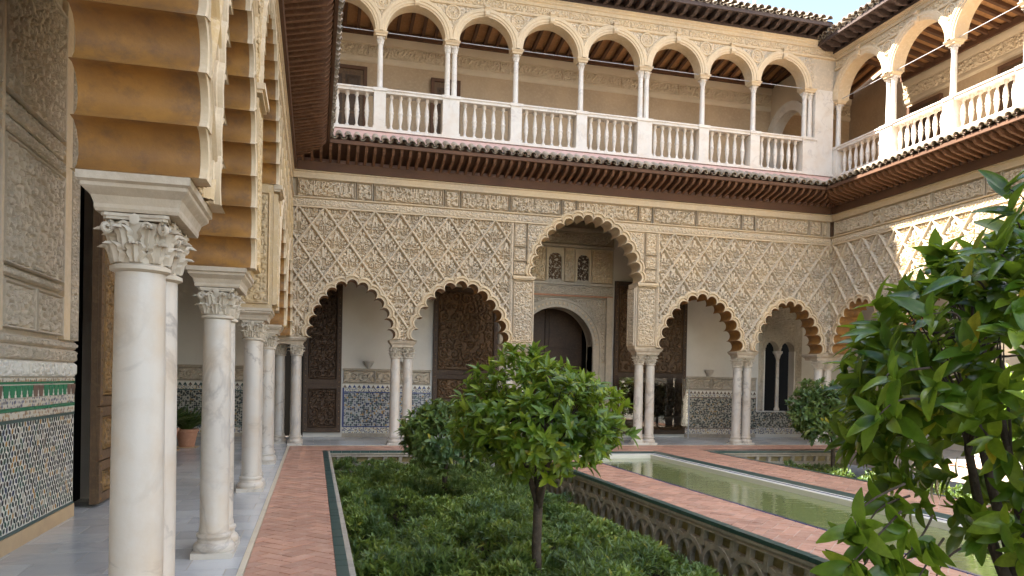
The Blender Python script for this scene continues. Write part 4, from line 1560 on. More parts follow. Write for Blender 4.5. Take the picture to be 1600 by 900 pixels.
# glazed rims: thin on the near side, broad sloping strip with white and blue lines on the far side and at the end
MB().box(PX2 - .0, PX2 + .045, -3, PE, -.06, .005).put('near_rim', 'blue_glaze', pool)
def rim(a, b, c, d, mat, name):
    rows = []
    for (x, z) in (a, b):
        rows.append([(x, -3.0, z), (x, PE + (x - PX3) * 1.0, z)])
    MB().strip(rows).put(name, mat, pool)
R_ = [(PX3 + .16, .006), (PX3 + .12, .006), (PX3 + .02, -.028), (PX3 - .03, -.032), (PX3 - .075, -.034), (PX3 - .13, -.05), (PX3 - .132, -.20)]
for (a, b), mt, nm in zip(zip(R_, R_[1:]), ('green_glaze', 'green_glaze', 'white_glaze', 'blue_glaze', 'white_glaze', 'white_glaze'), ('outer_rim', 'green_slope', 'white_line', 'blue_line', 'white_lip', 'white_face')):
    rows = [[(a[0], -3.0, a[1]), (a[0], PE - .16 + (a[0] - PX3), a[1]), (PX2, PE - .16 + (a[0] - PX3), a[1])], [(b[0], -3.0, b[1]), (b[0], PE - .16 + (b[0] - PX3), b[1]), (PX2, PE - .16 + (b[0] - PX3), b[1])]]
    MB().strip([r for r in rows]).put(nm, mt, pool)

# ------------------------------------------------------------------ walls behind the arcades
YB = 21.10
bw = thing('gallery_wall', 'white plaster wall with patterned tile dado at the back of the pool-end gallery', 'wall', (0, YB, 0))
def wall_pieces(T, rects, mat, y0=0.0, y1=.4, name='plaster'):
    for (a, b, c, d) in rects:
        MB().box(a, b, y0, y1, c, d).put(name, mat, T)
ZC = 6.30
# openings: side doorway (-.75..-.30), portal (5.62..7.88), twin window (13.60..14.76)
wall_pieces(bw, [(-4.4, -.80, 1.86, ZC), (-.80, -.28, 4.3, ZC), (-.28, 5.05, 1.86, ZC), (8.52, 13.5, 1.86, ZC), (14.9, 16.9, 1.86, ZC)], 'plaster')
wall_pieces(bw, [(-4.4, -.80, -.1, 1.86), (-.28, 5.05, -.1, 1.86), (8.52, 13.5, -.1, 1.86), (14.9, 16.9, -.1, 1.86), (13.5, 14.9, -.1, .82)], 'plaster_grey', y0=.004)
MB().box(-1.2, 16.9, 1.6, 1.7, -.1, 6.3).put('shade_backing', 'shade_black', bw)  # black sheet painted as the shade behind the wall openings
MB().box(-1.2, 16.9, .4, 1.6, 4.0, 4.1).put('shade_lid', 'shade_black', bw)  # black lid, the same painted shade overhead

def dado(T, xa, xb, mat, edge='blue_glaze', y=0.0, frieze=True, seed=700, top=1.83):
    """mosaic panel with glazed borders under a carved stucco band"""
    w = xb - xa
    MB().box(xa, xb, y - .02, y + .003, .10, .26).put('dado_base', 'mosaic_band', T)
    MB().box(xa, xb, y - .02, y + .003, .262, .29).put('dado_line', edge, T)
    MB().box(xa, xa + .045, y - .02, y + .003, .292, 1.33).put('dado_line', edge, T)
    MB().box(xa + .047, xb, y - .02, y + .003, .292, 1.20).put('dado_mosaic', mat, T)
    MB().box(xa + .047, xb, y - .02, y + .003, 1.202, 1.23).put('dado_line', edge, T)
    MB().box(xa + .047, xb, y - .02, y + .003, 1.232, 1.33).put('dado_band', 'mosaic_band', T)
    MB().box(xa, xb, y - .02, y + .003, 1.332, 1.43).put('dado_band', 'white_glaze', T)
    n = int(w / .125)
    for k in range(n):
        x = xa + (k + .5) * w / n
        MB().add([(-.045, 0, 1.335), (.045, 0, 1.335), (.045, 0, 1.36), (.028, 0, 1.36), (.028, 0, 1.385), (.012, 0, 1.385), (.012, 0, 1.41), (-.012, 0, 1.41), (-.012, 0, 1.385), (-.028, 0, 1.385), (-.028, 0, 1.36), (-.045, 0, 1.36)],
                 [list(range(12))]).put('merlon', edge if k % 3 else 'brown_glaze', T, loc=(x, y - .023, 0))
    MB().box(xa, xb, y - .026, y + .003, 1.432, 1.455).put('dado_line', 'stucco_near', T)
    x = xa + .02
    while x < xb - .2:
        ww = min(.86, xb - x)
        carved('dado_frieze', T, x, 1.46, ww - .02, .34, 'stucco_near', y=y - .004, res=.014, pitch=.24, sw=.022, depth=.03, border=.03, seed=seed)
        x += .86
    moulding_x(xa, xb, [(-y, 1.80), (-y + .03, 1.805), (-y + .045, 1.835), (-y, 1.86)]).put('dado_rail', 'stucco_near', T)
    MB().box(xa, xb, y - .03, y + .002, 0, .098).put('skirting', 'garden_stone', T)
dado(bw, -4.3, -1.0, 'mosaic_dark', 'green_glaze', seed=701)
dado(bw, .74, 3.14, 'mosaic_blue', 'blue_glaze')
dado(bw, 10.93, 13.36, 'mosaic_dark', 'brown_glaze', seed=702)
dado(bw, 15.2, 16.8, 'mosaic_dark', 'brown_glaze', seed=702)
MB().box(13.36, 15.2, -.02, .003, .30, .80).put('dado_mosaic', 'mosaic_dark', bw)
MB().box(13.36, 15.2, -.02, .003, .10, .298).put('dado_base', 'mosaic_band', bw)

# great doorway: round arch, carved surround, latticed windows above
R0, CX, ZS0 = 1.12, 6.78, 2.66
poly = [(5.05, -.1), (CX - R0, -.1)] + [(CX - R0 * math.cos(PI * k / 28), ZS0 + R0 * math.sin(PI * k / 28)) for k in range(29)] + [(CX + R0, -.1), (8.52, -.1), (8.52, ZC), (5.05, ZC)]
V, F = extruded_polygon(poly, .02, .5)
put('portal_wall', mesh_from('portal_wall', V, F, 'stucco_near'), bw)
hr = []
for rr, y in ((R0, .45), (R0, -.05), (R0 + .03, -.06), (R0 + .04, -.03), (R0 + .20, -.03), (R0 + .21, -.065), (R0 + .26, -.065), (R0 + .27, .02)):
    hr.append([(CX - rr, y, .0)] + [(CX - rr * math.cos(PI * k / 28), y, ZS0 + rr * math.sin(PI * k / 28)) for k in range(29)] + [(CX + rr, y, .0)])
pa = MB().strip(hr).put('portal_arch', 'stucco_near', bw)
autosmooth(pa.data, 40)
tooth = MB().box(-.028, .028, -.075, -.031, -.03, .03).mesh('arch_tooth', 'stucco_trim')
for k in range(30):
    a = PI * (k + .5) / 30
    put('arch_tooth', tooth, pa, (CX - (R0 + .12) * math.cos(a), 0, ZS0 + (R0 + .12) * math.sin(a)), rot=(0, a - PI / 2, 0))
mask = [(5.3, .2), (CX - R0 - .25, .2)] + [(CX - (R0 + .25) * math.cos(PI * k / 28), ZS0 + (R0 + .25) * math.sin(PI * k / 28)) for k in range(29)] + [(CX + R0 + .25, .2), (8.30, .2), (8.30, 4.1), (5.3, 4.1)]
carved('portal_spandrel', bw, 5.3, 2.2, 3.0, 1.88, 'stucco_near', res=.016, pitch=.17, sw=.018, depth=.03, border=.03, seed=710, mask=mask)
for xa, xb in ((5.07, 5.28), (8.31, 8.50)):
    MB().box(xa, xb, -.05, .02, 0, 4.12).put('portal_jamb', 'stucco_near', bw)
carved('portal_lintel', bw, 5.07, 4.15, 3.43, .28, 'stucco_near', y=-.03, res=.016, pitch=.15, sw=.017, depth=.028, border=.025, seed=711)
MB().box(5.07, 8.50, -.035, .02, 4.105, 4.148).put('portal_fillet', 'terracotta', bw)
MB().box(5.07, 8.50, -.07, .02, 4.435, 4.50).put('portal_ledge', 'stucco_near', bw)
for xa, xb, nm in ((5.10, 5.50, 'p'), (5.90, 6.42, 'p'), (6.98, 7.30, 'p'), (7.82, 8.48, 'p')):
    carved('portal_panel', bw, xa, 4.52, xb - xa, 1.0, 'stucco_trim', y=-.0, res=.016, pitch=.22, sw=.02, depth=.03, border=.04, seed=712)
for xa, xb in ((5.52, 5.88), (6.44, 6.96), (7.32, 7.80)):
    wv = xb - xa
    rr = wv / 2 - .06
    cxw = (xa + xb) / 2
    o1 = [(xa, 4.52), (xb, 4.52), (xb, 5.52), (xa, 5.52)]
    arcp = [(cxw - rr, 4.58)] + [(cxw - rr * math.cos(PI * k / 12), 5.16 + rr * math.sin(PI * k / 12)) for k in range(13)] + [(cxw + rr, 4.58)]
    fr = MB().strip([[(p[0], -.02, p[1]) for p in arcp], [(p[0], .05, p[1]) for p in arcp]])
    f = fr.put('lattice_window', 'stucco_near', bw)
    ring = [(xa, 4.52), (xa, 5.52), (xb, 5.52), (xb, 4.52)]
    left_half = [(xa, 4.54), (cxw - rr, 4.58)] + arcp[1:8] + [(cxw, 5.5), (xa, 5.5)]
    V, F = extruded_polygon(left_half, -.02, .02)
    put('window_surround', mesh_from('window_surround', V, F, 'stucco_trim'), f)
    V, F = extruded_polygon([(2 * cxw - p[0], p[1]) for p in left_half][::-1], -.02, .02)
    put('window_surround', mesh_from('window_surround', V, F, 'stucco_trim'), f)
    carved('window_grille', f, cxw - rr, 4.58, 2 * rr, .58 + rr, 'door_dark' if xa > 7 else 'door_wood', y=.045, res=.014, pitch=.12, sw=.016, depth=.03, border=.0, seed=713, mask=arcp)
MB().box(5.07, 8.50, -.07, .02, 5.53, 5.60).put('portal_ledge', 'stucco_near', bw)
carved('portal_frieze', bw, 5.07, 5.62, 3.43, .36, 'stucco_near', y=-.02, res=.016, pitch=.2, sw=.02, depth=.03, border=.03, seed=714)
MB().box(5.07, 8.50, -.09, .02, 5.99, 6.10).put('portal_ledge', 'stucco_near', bw)

# twin window by the corner
TW = bw
for xa, xb in ((13.42, 13.62), (14.74, 14.98)):
    carved('window_surround', TW, xa, .84, xb - xa, 4.2, 'stucco_near', y=-.01, res=.018, pitch=.16, sw=.018, depth=.026, border=.025, seed=715)
sp = [(13.62, 2.72)]
for c in (13.90, 14.46):
    sp += [(c - .25 * math.cos(PI * k / 12), 2.72 + .30 * math.sin(PI * k / 12)) for k in range(13)]
sp += [(14.74, 2.72), (14.74, 5.04), (13.62, 5.04)]
V, F = extruded_polygon(sp, .0, .3)
put('window_head', mesh_from('window_head', V, F, 'stucco_near'), TW)
carved('window_head_panel', TW, 13.62, 2.74, 1.12, 1.9, 'stucco_near', y=-.0, res=.017, pitch=.18, sw=.018, depth=.03, border=.03, seed=716, mask=sp)
tc = MB().lathe([(.085, .84), (.085, .90), (.06, .95), (.052, 2.45), (.06, 2.47), (.10, 2.60), (.15, 2.66), (.15, 2.72)], 14).put('window_column', 'marble', TW, loc=(14.18, .12, 0))
autosmooth(tc.data, 40)
MB().box(13.60, 13.66, .0, .3, .82, 2.72).put('window_jamb', 'plaster', TW)
MB().box(14.70, 14.745, .0, .3, .82, 2.72).put('window_jamb', 'plaster', TW)

# wall behind the near arcade: stucco panels over a mosaic dado
XW = -2.60
lw = thing('gallery_wall', 'stucco panelled wall with green merlon band and mosaic dado behind the nearest columns', 'wall', (XW, 0, 0), PI / 2)
MB().box(-3.0, 9.42, .0, .4, -.1, 6.3).put('plaster', 'stucco_near', lw)
MB().box(10.7, 14.9, .0, .4, -.1, 6.3).put('plaster', 'plaster', lw)
MB().box(9.42, 10.7, .0, .4, 4.4, 6.3).put('plaster', 'plaster', lw)
MB().box(9.43, 10.69, .25, 1.0, -.1, 4.39).put('shade_backing', 'shade_black', lw)  # black block that paints the gap beside the door leaf dark
MB().box(14.55, 14.9, .4, 1.8, -.1, 6.3).put('plaster', 'plaster', lw)
NP = dict(res=.010, depth=.026)
for xa in (5.62, 7.28):
    carved('stucco_panel', lw, xa, 2.52, 1.58, 1.10, 'stucco_near', y=-.03, pitch=.20, sw=.0165, border=.03, seed=720, **NP)
    carved('stucco_panel', lw, xa, 3.98, 1.58, 1.3, 'stucco_near', y=-.03, pitch=.18, sw=.015, border=.03, seed=721, **NP)
    for xx in (xa, xa + .80):
        carved('stucco_panel', lw, xx, 1.97, .77, .42, 'stucco_near', y=-.03, pitch=.19, sw=.014, border=.03, seed=722, **NP)
    carved('stucco_band', lw, xa, 2.42, 1.60, .085, 'stucco_near', y=-.03, pitch=.07, sw=.009, border=.012, seed=723, **NP)
    carved('stucco_band', lw, xa, 3.66, 1.60, .12, 'stucco_near', y=-.03, pitch=.085, sw=.010, border=.012, seed=724, **NP)
    carved('stucco_band', lw, xa, 3.80, 1.60, .16, 'stucco_near', y=-.03, pitch=.11, sw=.011, border=.012, seed=725, **NP)
MB().box(8.89, 9.10, -.055, .0, 1.94, 6.3).put('pilaster', 'stucco_trim', lw)
MB().box(7.205, 7.275, -.055, .0, 1.94, 6.3).put('pilaster', 'stucco_trim', lw)
carved('stucco_border', lw, 9.12, 1.94, .30, 4.2, 'stucco_near', y=-.02, pitch=.11, sw=.011, border=.02, seed=726, **NP)
for z0_, hh in ((1.845, .085), (1.71, .13)):
    carved('stucco_band', lw, 5.6, z0_, 3.82, hh, 'stucco_near', y=-.02, pitch=hh * .8, sw=.009, border=.012, seed=727, kufic=.1, **NP)
carved('white_band', lw, 5.6, 1.545, 3.82, .16, 'white_glaze', y=-.016, res=.010, pitch=.11, sw=.0125, depth=.02, border=.012, seed=728, kufic=.55)
MB().box(5.6, 9.42, -.018, .0, 1.505, 1.54).put('brown_band', 'mosaic_yellow', lw)
MB().box(5.6, 9.42, -.02, .0, 1.482, 1.502).put('glazed_line', 'green_bright', lw)
MB().box(5.6, 9.42, -.012, .0, 1.355, 1.480).put('merlon_ground', 'white_glaze', lw)
# green and brown tiles between white stepped merlons
for k in range(26):
    x = 5.66 + k * .146
    pol = [(x + .030, 1.36), (x + .030, 1.385), (x + .020, 1.385), (x + .020, 1.42), (x + .010, 1.42), (x + .010, 1.47), (x + .136 - .010 + .02, 1.47), (x + .126 + .01, 1.42), (x + .126, 1.42), (x + .126, 1.385), (x + .116, 1.385), (x + .116, 1.36)]
    V, F = extruded_polygon(pol, -.017, -.013)
    put('merlon_tile', mesh_from('merlon_tile', V, F, 'brown_glaze' if k % 7 in (3, 4) else 'green_bright'), lw)
MB().box(5.6, 9.42, -.018, .0, 1.27, 1.353).put('mosaic_lace', 'mosaic_band', lw)
MB().box(5.6, 9.42, -.02, .0, 1.235, 1.268).put('glazed_line', 'green_bright', lw)
MB().box(5.6, 9.42, -.018, .0, 1.165, 1.233).put('mosaic_lace', 'mosaic_yellow', lw)
MB().box(5.6, 9.42, -.02, .0, 1.135, 1.163).put('glazed_line', 'green_glaze', lw)
MB().box(5.6, 9.42, -.012, .0, .17, 1.133).put('mosaic_ground', 'white_glaze', lw)
mp = MB()
rr_ = random.Random(5)
for j in range(19):
    for i in range(56):
        x = 5.64 + i * .068 + (.034 if j % 2 else 0)
        z = .205 + j * .0505
        if x > 9.38:
            continue
        a = ((i + j * 2) % 3 - 1) * .75 + rr_.uniform(-.12, .12)
        L_, w_ = .034 + rr_.uniform(-.004, .004), .0205 + rr_.uniform(-.003, .003)
        pts = [(0, L_), (w_, L_ * .25), (w_ * .8, -L_ * .5), (0, -L_), (-w_ * .8, -L_ * .5), (-w_, L_ * .25)]
        q = [(x + p[0] * math.cos(a) - p[1] * math.sin(a), -.0145, z + p[0] * math.sin(a) + p[1] * math.cos(a)) for p in pts]
        mp.add(q, [(0, 5, 4, 3, 2, 1)[::-1]])
tag(mp.put('mosaic_tiles', 'mosaic_pieces', lw), kind='stuff')
MB().box(5.6, 9.42, -.02, .0, .142, .168).put('glazed_line', 'green_glaze', lw)
MB().box(-3, 9.42, -.03, .0, 0, .14).put('skirting', 'ochre_skirt', lw)

# walls behind the sunlit arcade and ends; ceilings of the galleries
rw = thing('gallery_wall', 'pale plaster wall deep behind the corner columns of the sunlit arcade', 'wall', (16.6, 0, 0), 0)
MB().box(0, .3, -3, 21.5, -.1, 6.3).put('plaster', 'plaster', rw)
lend = thing('gallery_wall', 'white plaster side wall closing the recess with the potted plants', 'wall', (-4.4, 0, 0), 0)
MB().box(-.3, 0, 14.5, 21.5, -.1, 6.3).put('plaster', 'plaster', lend)
gc = MB().box(-4.4, 16.6, YF + .35, YB + .3, 6.302, 6.38).put('ceiling', 'beam_wood')
tag(gc, kind='structure')
gc2 = MB().box(-4.4, XL - .4, -3, YF + .34, 6.302, 6.38).put('ceiling', 'beam_wood')
tag(gc2, kind='structure')
gc3 = MB().box(XR + .4, 16.6, -3, YF + .34, 6.302, 6.38).put('ceiling', 'beam_wood')
tag(gc3, kind='structure')

# ------------------------------------------------------------------ carved wooden doors
def carved_leaf(label, x0, x1, z0, z1, y, seams, loc, rz=0, mat='door_wood', fmat='door_dark', seed=800, group='carved wooden door leaves', pitch=.26, yth=.07):
    T = thing('wooden_door', label, 'door', loc, rz, group=group)
    MB().box(x0, x1, y, y + yth, z0, z1).put('leaf', fmat, T)
    zz = [z0] + seams + [z1]
    for a, b in zip(zz, zz[1:]):
        f = MB()
        f.box(x0 + .002, x0 + .12, y - .035, y - .002, a + .01, b - .01).box(x1 - .12, x1 - .002, y - .035, y - .002, a + .01, b - .01)
        f.box(x0 + .122, x1 - .122, y - .035, y - .002, a + .01, a + .12).box(x0 + .122, x1 - .122, y - .035, y - .002, b - .12, b - .01)
        f.put('door_frame', fmat, T)
        carved('door_panel', T, x0 + .125, a + .125, x1 - x0 - .25, b - a - .25, mat, y=y - .004, res=.013, pitch=min(pitch, (b - a) * .5), sw=.021, depth=.03, border=.035, seed=seed)
        n = max(3, int((b - a) / .16))
        st = MB().lathe([(.014, 0), (.012, .008), (.005, .013)], 7).mesh('stud', 'door_gold')
        for k in range(n):
            for xx in (x0 + .06, x1 - .06):
                put('stud', st, T, (xx, y - .036, a + .06 + (b - a - .12) * k / (n - 1)), rot=(PI / 2, 0, 0))
    return T
carved_leaf('dark carved door leaf standing open beside the black side doorway near the corner columns', -.29, .70, .12, 4.62, -.07, [1.42], (0, YB, 0), mat='door_dark', seed=801)
carved_leaf('wide brown carved door leaf between the second arch and the great doorway', 3.18, 5.02, .10, 4.20, -.07, [.95, 1.75], (0, YB, 0), seed=802, pitch=.3)
carved_leaf('brown carved door leaf behind glass between the great doorway and white plaster', 8.56, 10.90, .10, 4.62, -.07, [.50, 1.80], (0, YB, 0), seed=803, pitch=.3)
carved_leaf('tall gilded door leaf standing open against the wall behind the nearest column', 9.92, 11.3, .04, 4.3, -.12, [.55, 1.2], (XW, 0, 0), PI / 2, mat='door_gold', fmat='door_wood', seed=804, pitch=.2)
# closed leaves deep inside the great doorway
dk = thing('wooden_door', 'pair of dark door leaves deep in shadow inside the round great doorway', 'door', (CX, YB + 1.15, 0), group='carved wooden door leaves')
for sx in (-1, 1):
    a, b = (-1.2, -.01) if sx < 0 else (.01, 1.2)
    lf = MB().box(a, b, 0, .06, 0, 3.9).put('leaf', 'door_dark', dk)
    for j in range(3):
        MB().box(a + .12, b - .12, -.03, -.002, .15 + j * 1.25, 1.25 + j * 1.25).put('door_panel', 'door_dark', lf)

# protective glass screens in front of the leaf
def glass_screen(label, x0, x1, y, z1=1.78):
    T = thing('glass_screen', label, 'glass screen', (0, y, 0), group='glass screens before the carved door')
    MB().box(x0, x1, -.006, .006, .34, z1).put('pane', 'clear_glass', T)
    for x in (x0 + .01, x1 - .03):
        MB().box(x, x + .02, -.02, .02, 0, z1 - .3).put('post', 'steel', T)
glass_screen('clear glass panel reflecting the garden, right of the portal columns', 9.52, 10.86, YB - .42)
glass_screen('clear glass panel before the carved leaf, between great doorway and portal columns', 8.60, 9.46, YB - .42)

# small stone wall lamps on the dado rail
def wall_bowl(label, x):
    T = thing('wall_lamp', label, 'wall lamp', (x, YB - .09, 1.87), group='stone lamps on the dado rail')
    m = MB().lathe([(.035, 0), (.05, .012), (.05, .03), (.10, .085), (.13, .15), (.15, .17), (.15, .20), (.13, .205), (.11, .17)], 10)
    autosmooth(m.put('bowl', 'marble', T).data, 40)
    MB().box(-.05, .05, .03, .09, -.02, .06).put('bracket', 'marble', T)
wall_bowl('small pale stone lamp on the dado rail above the blue mosaic', 1.42)
wall_bowl('small pale stone lamp on the dado rail just past the glass panel', 11.68)
wall_bowl('small pale stone lamp on the dado rail partly behind the paired columns', 12.95)
wall_bowl('small pale stone lamp tucked behind the first pair of slender columns', 2.42)

# ------------------------------------------------------------------ foliage
def leaf_batch(P, D, N, L, Wd, droop=.25, nseg=4, fold=.18, prof=None):
    """many leaves at once: base points P, directions D, normals N (unit), lengths L, widths Wd -> V, Q"""
    n = len(P)
    B = np.cross(D, N)
    B /= np.linalg.norm(B, axis=1)[:, None] + 1e-9
    N2 = np.cross(B, D)
    ts = np.linspace(0, 1, nseg + 1)
    if prof is None:
        prof = (ts + .03) ** .62 * (1.02 - ts) ** .85
        prof = prof / prof.max()
    V = np.zeros((n, (nseg + 1) * 3, 3), dtype=np.float32)
    for k, t in enumerate(ts):
        c = P + D * (L * t)[:, None] - N2 * (droop * L * t * t)[:, None]
        wv = (Wd * prof[k] * .5)[:, None]
        V[:, k * 3 + 0] = c - B * wv + N2 * wv * fold * 2
        V[:, k * 3 + 1] = c
        V[:, k * 3 + 2] = c + B * wv + N2 * wv * fold * 2
    q = []
    for k in range(nseg):
        a = k * 3
        q += [(a, a + 1, a + 4, a + 3), (a + 1, a + 2, a + 5, a + 4)]
    q = np.array(q)
    Q = (np.arange(n) * (nseg + 1) * 3)[:, None, None] + q[None]
    return V.reshape(-1, 3), Q.reshape(-1, 4)

def unit(a):
    return a / (np.linalg.norm(a, axis=1)[:, None] + 1e-9)

def rosettes(C0, O, per, L, wr, R, spread=(.35, 1.25), lvar=.45):
    """per leaves round each tip C0 pointing roughly along O"""
    n = len(C0)
    C1 = np.repeat(C0, per, 0)
    O1 = np.repeat(O, per, 0)
    m = len(C1)
    A = unit(np.cross(O1, R.normal(size=(m, 3))))
    ang = R.uniform(spread[0], spread[1], m)
    D = unit(O1 * np.cos(ang)[:, None] + A * np.sin(ang)[:, None] + R.normal(size=(m, 3)) * .12)
    N = unit(O1 - D * np.sum(O1 * D, 1)[:, None] + np.array([0, 0, .35]))
    N = unit(N - D * np.sum(N * D, 1)[:, None])
    Ls = L * R.uniform(1 - lvar, 1 + lvar * .7, m)
    back = R.uniform(0, .55, m)[:, None] * L
    return C1 - O1 * back, D, N, Ls, Ls * wr * R.uniform(.85, 1.15, m)

def lumpy(R, dirs, amp, k=7):
    """uneven crown radius: a few bumps on the sphere"""
    r = np.ones(len(dirs))
    for _ in range(k * 3):
        c = unit(R.normal(size=(1, 3)))[0]
        s = R.uniform(-amp, amp * 1.2)
        r += s * np.exp(-(1 - dirs @ c) / .10)
    return r

def limb_points(a, b, bend, n=6):
    a, b = Vector(a), Vector(b)
    off = Vector((rnd.uniform(-1, 1), rnd.uniform(-1, 1), rnd.uniform(-.2, .5))) * bend
    return [a.lerp(b, i / (n - 1)) + off * math.sin(PI * i / (n - 1)) for i in range(n)]

def tree(label, base, fork_z, centre, rad, n_tips, per, L, wr, mat, seed, trunk_r=.055, hollow=.55, low_cut=-1.0, low_keep=.4, group='orange trees in the sunken planters', nbranch=7, nseg=4, amp=.16, extra=None, upbias=.35, leafspread=(.35, 1.3), ext_l=None):
    T = thing('orange_tree', label, 'tree', base, group=group)
    R = np.random.RandomState(seed)
    bz = Vector(base)
    cen = Vector(centre) - bz
    fk = Vector((cen.x * .12, cen.y * .12, fork_z - base[2]))
    mb = MB()
    pts = [Vector((0, 0, -.05)), Vector((.012, .01, fk.z * .33)), Vector((-.012, .0, fk.z * .66)), fk]
    mb.tube(pts, [trunk_r * 1.25, trunk_r * 1.02, trunk_r * .95, trunk_r * .95], 10)
    mb.put('trunk', 'bark', T, smooth=True)
    tips, outs = [], []
    dirs = unit(R.normal(size=(n_tips * 3, 3)))
    keep = (dirs[:, 2] > low_cut) | (R.uniform(size=len(dirs)) < low_keep)
    dirs = dirs[keep][:n_tips]
    rr = lumpy(R, dirs, amp)
    depth = hollow + (1 - hollow) * R.uniform(size=len(dirs)) ** .45
    P = dirs * np.array(rad)[None] * (rr * depth)[:, None] + np.array(cen)[None]
    O = unit(dirs + np.array([0, 0, upbias]) + R.normal(size=dirs.shape) * .25)
    if extra is not None:
        ex = np.array([Vector(e) - bz for e in extra])
        exo = unit(ex - np.array(cen)[None] + R.normal(size=ex.shape) * .1)
        mid = ex - exo * .16 + R.normal(size=ex.shape) * .03
        P = np.concatenate([P, ex, mid])
        O = np.concatenate([O, exo, exo])
    C1, D, N, Ls, Wd = rosettes(P, O, per, L, wr, R, leafspread)
    V, Q = leaf_batch(C1, D, N, Ls, Wd, droop=.28, nseg=nseg)
    put('crown', mesh_from('crown', V, Q, mat, True), T)
    # branches to a sample of the tips
    br = MB()
    for k in range(nbranch):
        a = 2 * PI * k / nbranch + R.uniform(-.3, .3)
        el = R.uniform(.3, 1.2)
        e = cen + Vector((math.cos(a) * rad[0] * .62 * math.cos(el * .8), math.sin(a) * rad[1] * .62 * math.cos(el * .8), rad[2] * (.55 * math.sin(el) - .12)))
        lp = limb_points(fk - Vector((0, 0, .04 * (k % 3))), e, .05 * rad[0] * 2)
        br.tube(lp, list(np.linspace(trunk_r * .62, trunk_r * .2, len(lp))), 7)
        d2 = [Vector(p) for p in P]
        near = sorted(range(len(P)), key=lambda i: (Vector(P[i]) - e).length)[:max(6, len(P) // (nbranch * 3))]
        for i in near[::2][:14]:
            lp2 = limb_points(lp[R.randint(3, 6)], P[i], .03, 5)
            br.tube(lp2, list(np.linspace(trunk_r * .17, trunk_r * .05, 5)), 5)
    if extra is not None:
        for e in ex:
            lp2 = limb_points(cen + (Vector(e) - cen) * .80 + Vector((0, 0, .05)), e, .05, 7)
            br.tube(lp2, list(np.linspace(trunk_r * .11, trunk_r * .04, 7)), 5)
    br.put('branches', 'bark', T, smooth=True)
    return T

spr = []
for a_, el_, k_ in ((.2, .5, 1.12), (1.2, .9, 1.12), (2.4, .6, 1.15), (3.5, .2, 1.15), (4.2, -.25, 1.12), (4.7, .15, 1.1), (5.6, -.1, 1.18), (3.0, -.35, 1.1), (4.5, .95, 1.1), (5.2, .6, 1.12), (0.1, -.2, 1.12)):
    spr.append((2.12 + .74 * k_ * math.cos(a_) * math.cos(el_), 7.0 + .76 * k_ * math.sin(a_) * math.cos(el_), 1.20 + .60 * k_ * math.sin(el_)))
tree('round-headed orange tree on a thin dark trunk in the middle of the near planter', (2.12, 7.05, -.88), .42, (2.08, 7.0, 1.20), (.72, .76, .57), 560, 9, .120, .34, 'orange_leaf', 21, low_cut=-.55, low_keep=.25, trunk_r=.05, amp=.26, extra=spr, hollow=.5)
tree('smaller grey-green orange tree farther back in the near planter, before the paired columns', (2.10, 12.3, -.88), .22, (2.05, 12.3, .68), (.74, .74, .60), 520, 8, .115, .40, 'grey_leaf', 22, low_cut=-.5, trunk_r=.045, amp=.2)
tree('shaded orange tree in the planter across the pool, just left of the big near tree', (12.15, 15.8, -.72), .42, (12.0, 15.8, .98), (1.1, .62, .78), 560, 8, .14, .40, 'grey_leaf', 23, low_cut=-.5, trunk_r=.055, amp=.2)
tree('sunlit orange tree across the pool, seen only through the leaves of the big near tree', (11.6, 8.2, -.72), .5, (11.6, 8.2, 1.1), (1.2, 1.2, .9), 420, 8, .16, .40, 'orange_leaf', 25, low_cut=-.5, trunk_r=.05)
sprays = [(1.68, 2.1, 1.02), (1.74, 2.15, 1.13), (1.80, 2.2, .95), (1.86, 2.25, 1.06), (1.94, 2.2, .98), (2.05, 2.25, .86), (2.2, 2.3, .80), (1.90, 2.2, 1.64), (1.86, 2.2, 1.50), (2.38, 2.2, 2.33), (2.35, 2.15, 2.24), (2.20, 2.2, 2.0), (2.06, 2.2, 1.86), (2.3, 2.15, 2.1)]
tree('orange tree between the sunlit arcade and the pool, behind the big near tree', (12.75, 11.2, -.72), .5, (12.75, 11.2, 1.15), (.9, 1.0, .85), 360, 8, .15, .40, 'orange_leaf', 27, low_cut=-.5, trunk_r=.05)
tree('big glossy-leaved orange tree filling the near corner of the picture, over the pool path', (2.80, 2.42, -.88), .66, (3.04, 2.50, 1.58), (.92, .88, .72), 640, 7, .112, .40, 'orange_leaf_near', 24, trunk_r=.045, low_cut=-.42, low_keep=.38, nbranch=8, nseg=6, hollow=.58, extra=sprays, amp=.10)

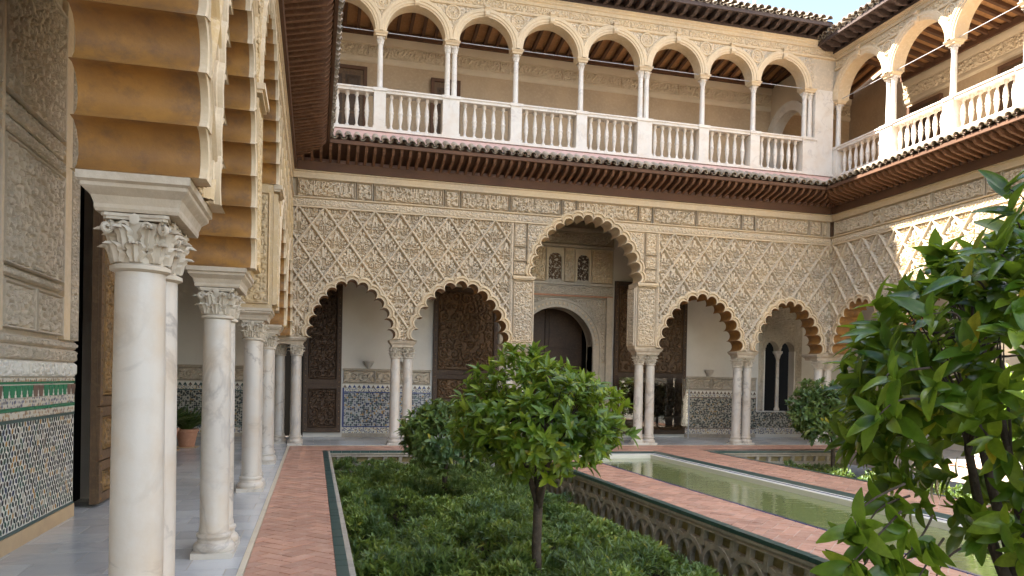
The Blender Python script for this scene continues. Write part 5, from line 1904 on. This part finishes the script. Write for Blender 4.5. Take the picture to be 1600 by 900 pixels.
# evergreen shrubs that fill the planters
def shrubs(label, x0, x1, y0, y1, ztop, n, L, seed, mat='shrub_leaf', wr=.36, per=6, patchy=0.0):
    R = np.random.RandomState(seed)
    X = R.uniform(x0, x1, n)
    # more of them where they stand close to the camera
    Y = y0 + (y1 - y0) * R.uniform(0, 1, n)
    # mounded tops
    nb = int((x1 - x0) * (y1 - y0) / .16)
    bx, by = R.uniform(x0, x1, nb), R.uniform(y0, y1, nb)
    bh = R.uniform(-.24, .12, nb)
    br = R.uniform(.16, .36, nb)
    top = np.full(n, ztop - .42)
    for a, b, c, d in zip(bx, by, bh, br):
        q = 1 - ((X - a) ** 2 + (Y - b) ** 2) / d ** 2
        m = q > 0
        top[m] = np.maximum(top[m], ztop + c - .26 + .30 * np.sqrt(q[m]))
    top -= .36 * np.clip((X - (x1 - .9)) / .7, 0, 1)
    Z = top - np.abs(R.normal(size=n)) * .10 * R.uniform(0, 1, n)
    if patchy:
        f = np.sin(X * 3.1 + 1.3 * np.sin(Y * 1.9 + seed)) + np.sin(Y * 2.7 + 1.1 * np.sin(X * 2.3))
        k = f > patchy
        X, Y, Z = X[k], Y[k], Z[k] + .05
        n = len(X)
    P = np.stack([X, Y, Z], 1)
    O = unit(np.stack([R.normal(size=n) * .45, R.normal(size=n) * .45, np.ones(n)], 1))
    C1, D, N, Ls, Wd = rosettes(P, O, per, L, wr, R, (.25, 1.25), .4)
    V, Q = leaf_batch(C1, D, N, Ls, Wd, droop=.2, nseg=2, fold=.15, prof=np.array([.35, 1.0, .05]))
    o = put('shrubbery', mesh_from('shrubbery', V, Q, mat), None)
    tag(o, label, 'shrubs', kind='stuff')
    return o
shrubs('dense low evergreen shrubs filling the near sunken planter', PX0 + .22, PX1 - .10, 8.2, PY - .1, -.20, 17000, .074, 31)
shrubs('leafy evergreen shrubs at the camera end of the near planter', PX0 + .22, PX1 - .10, 3.0, 8.2, -.19, 13000, .088, 32)
shrubs('feathery narrow-leaved plants growing up in patches through the near planter', PX0 + .22, PX1 - .15, 3.2, PY - .2, -.17, 15000, .095, 34, mat='grey_leaf', wr=.17, per=8, patchy=.25)
shrubs('low grey-green shrubs in the planter across the pool', PX4 + .2, 13.0, 5.0, PY - .6, -.28, 9000, .075, 33, mat='grey_leaf')

# ------------------------------------------------------------------ potted plants in the gallery recess
def pot_plant(label, x, y, s=1.0, stakes=True):
    T = thing('potted_plant', label, 'potted plant', (x, y, 0), group='potted plants at the end of the near gallery')
    autosmooth(MB().lathe([(.17 * s, 0), (.18 * s, .02), (.25 * s, .38 * s), (.28 * s, .39 * s), (.28 * s, .45 * s), (.25 * s, .45 * s), (.24 * s, .40 * s)], 18).put('pot', 'terracotta', T).data, 40)
    R = np.random.RandomState(int(abs(x * 100)))
    n = 150
    a = R.uniform(0, 2 * PI, n)
    D = unit(np.stack([np.cos(a) * R.uniform(.1, .8, n), np.sin(a) * R.uniform(.1, .8, n), R.uniform(.5, 1, n)], 1))
    P = np.stack([np.cos(a) * .08, np.sin(a) * .08, np.full(n, .42 * s)], 1)
    N = unit(np.cross(D, np.cross(np.array([[0, 0, 1.0]]), D)))
    V, Q = leaf_batch(P, D, N, R.uniform(.4, .75, n) * s, np.full(n, .055), droop=.5, nseg=5)
    put('fronds', mesh_from('fronds', V, Q, 'palm_leaf', True), T)
    MB().rects([(.26 * s, .26 * s, -.0), (.26 * s, .26 * s, .012)]).put('mat', 'bamboo', T)
    if stakes:
        for q, w_ in ((.10, .02), (-.16, .028)):
            MB().tube([(-q, -.28, .0), (-q + .02, -.2, .5), (-q, -.1, 1.0 - abs(q))], .018, 7).put('stake', 'bamboo', T)
pot_plant('terracotta pot of dark green palm with pale wooden stakes between the nearest columns', -3.02, 17.2, 1.05)
pot_plant('smaller terracotta pot with drooping fronds just behind the staked pot', -2.70, 18.0, .9, False)

# mast on the roof ridge
mast = thing('roof_mast', 'thin pale finial post standing on the tiled roof against the sky', 'finial', (12.3, YF + 1.6, 12.0))
autosmooth(MB().lathe([(.07, 0), (.07, .12), (.045, .16), (.04, 1.2), (.055, 1.25), (.02, 1.4)], 8).put('post', 'cream', mast).data, 40)
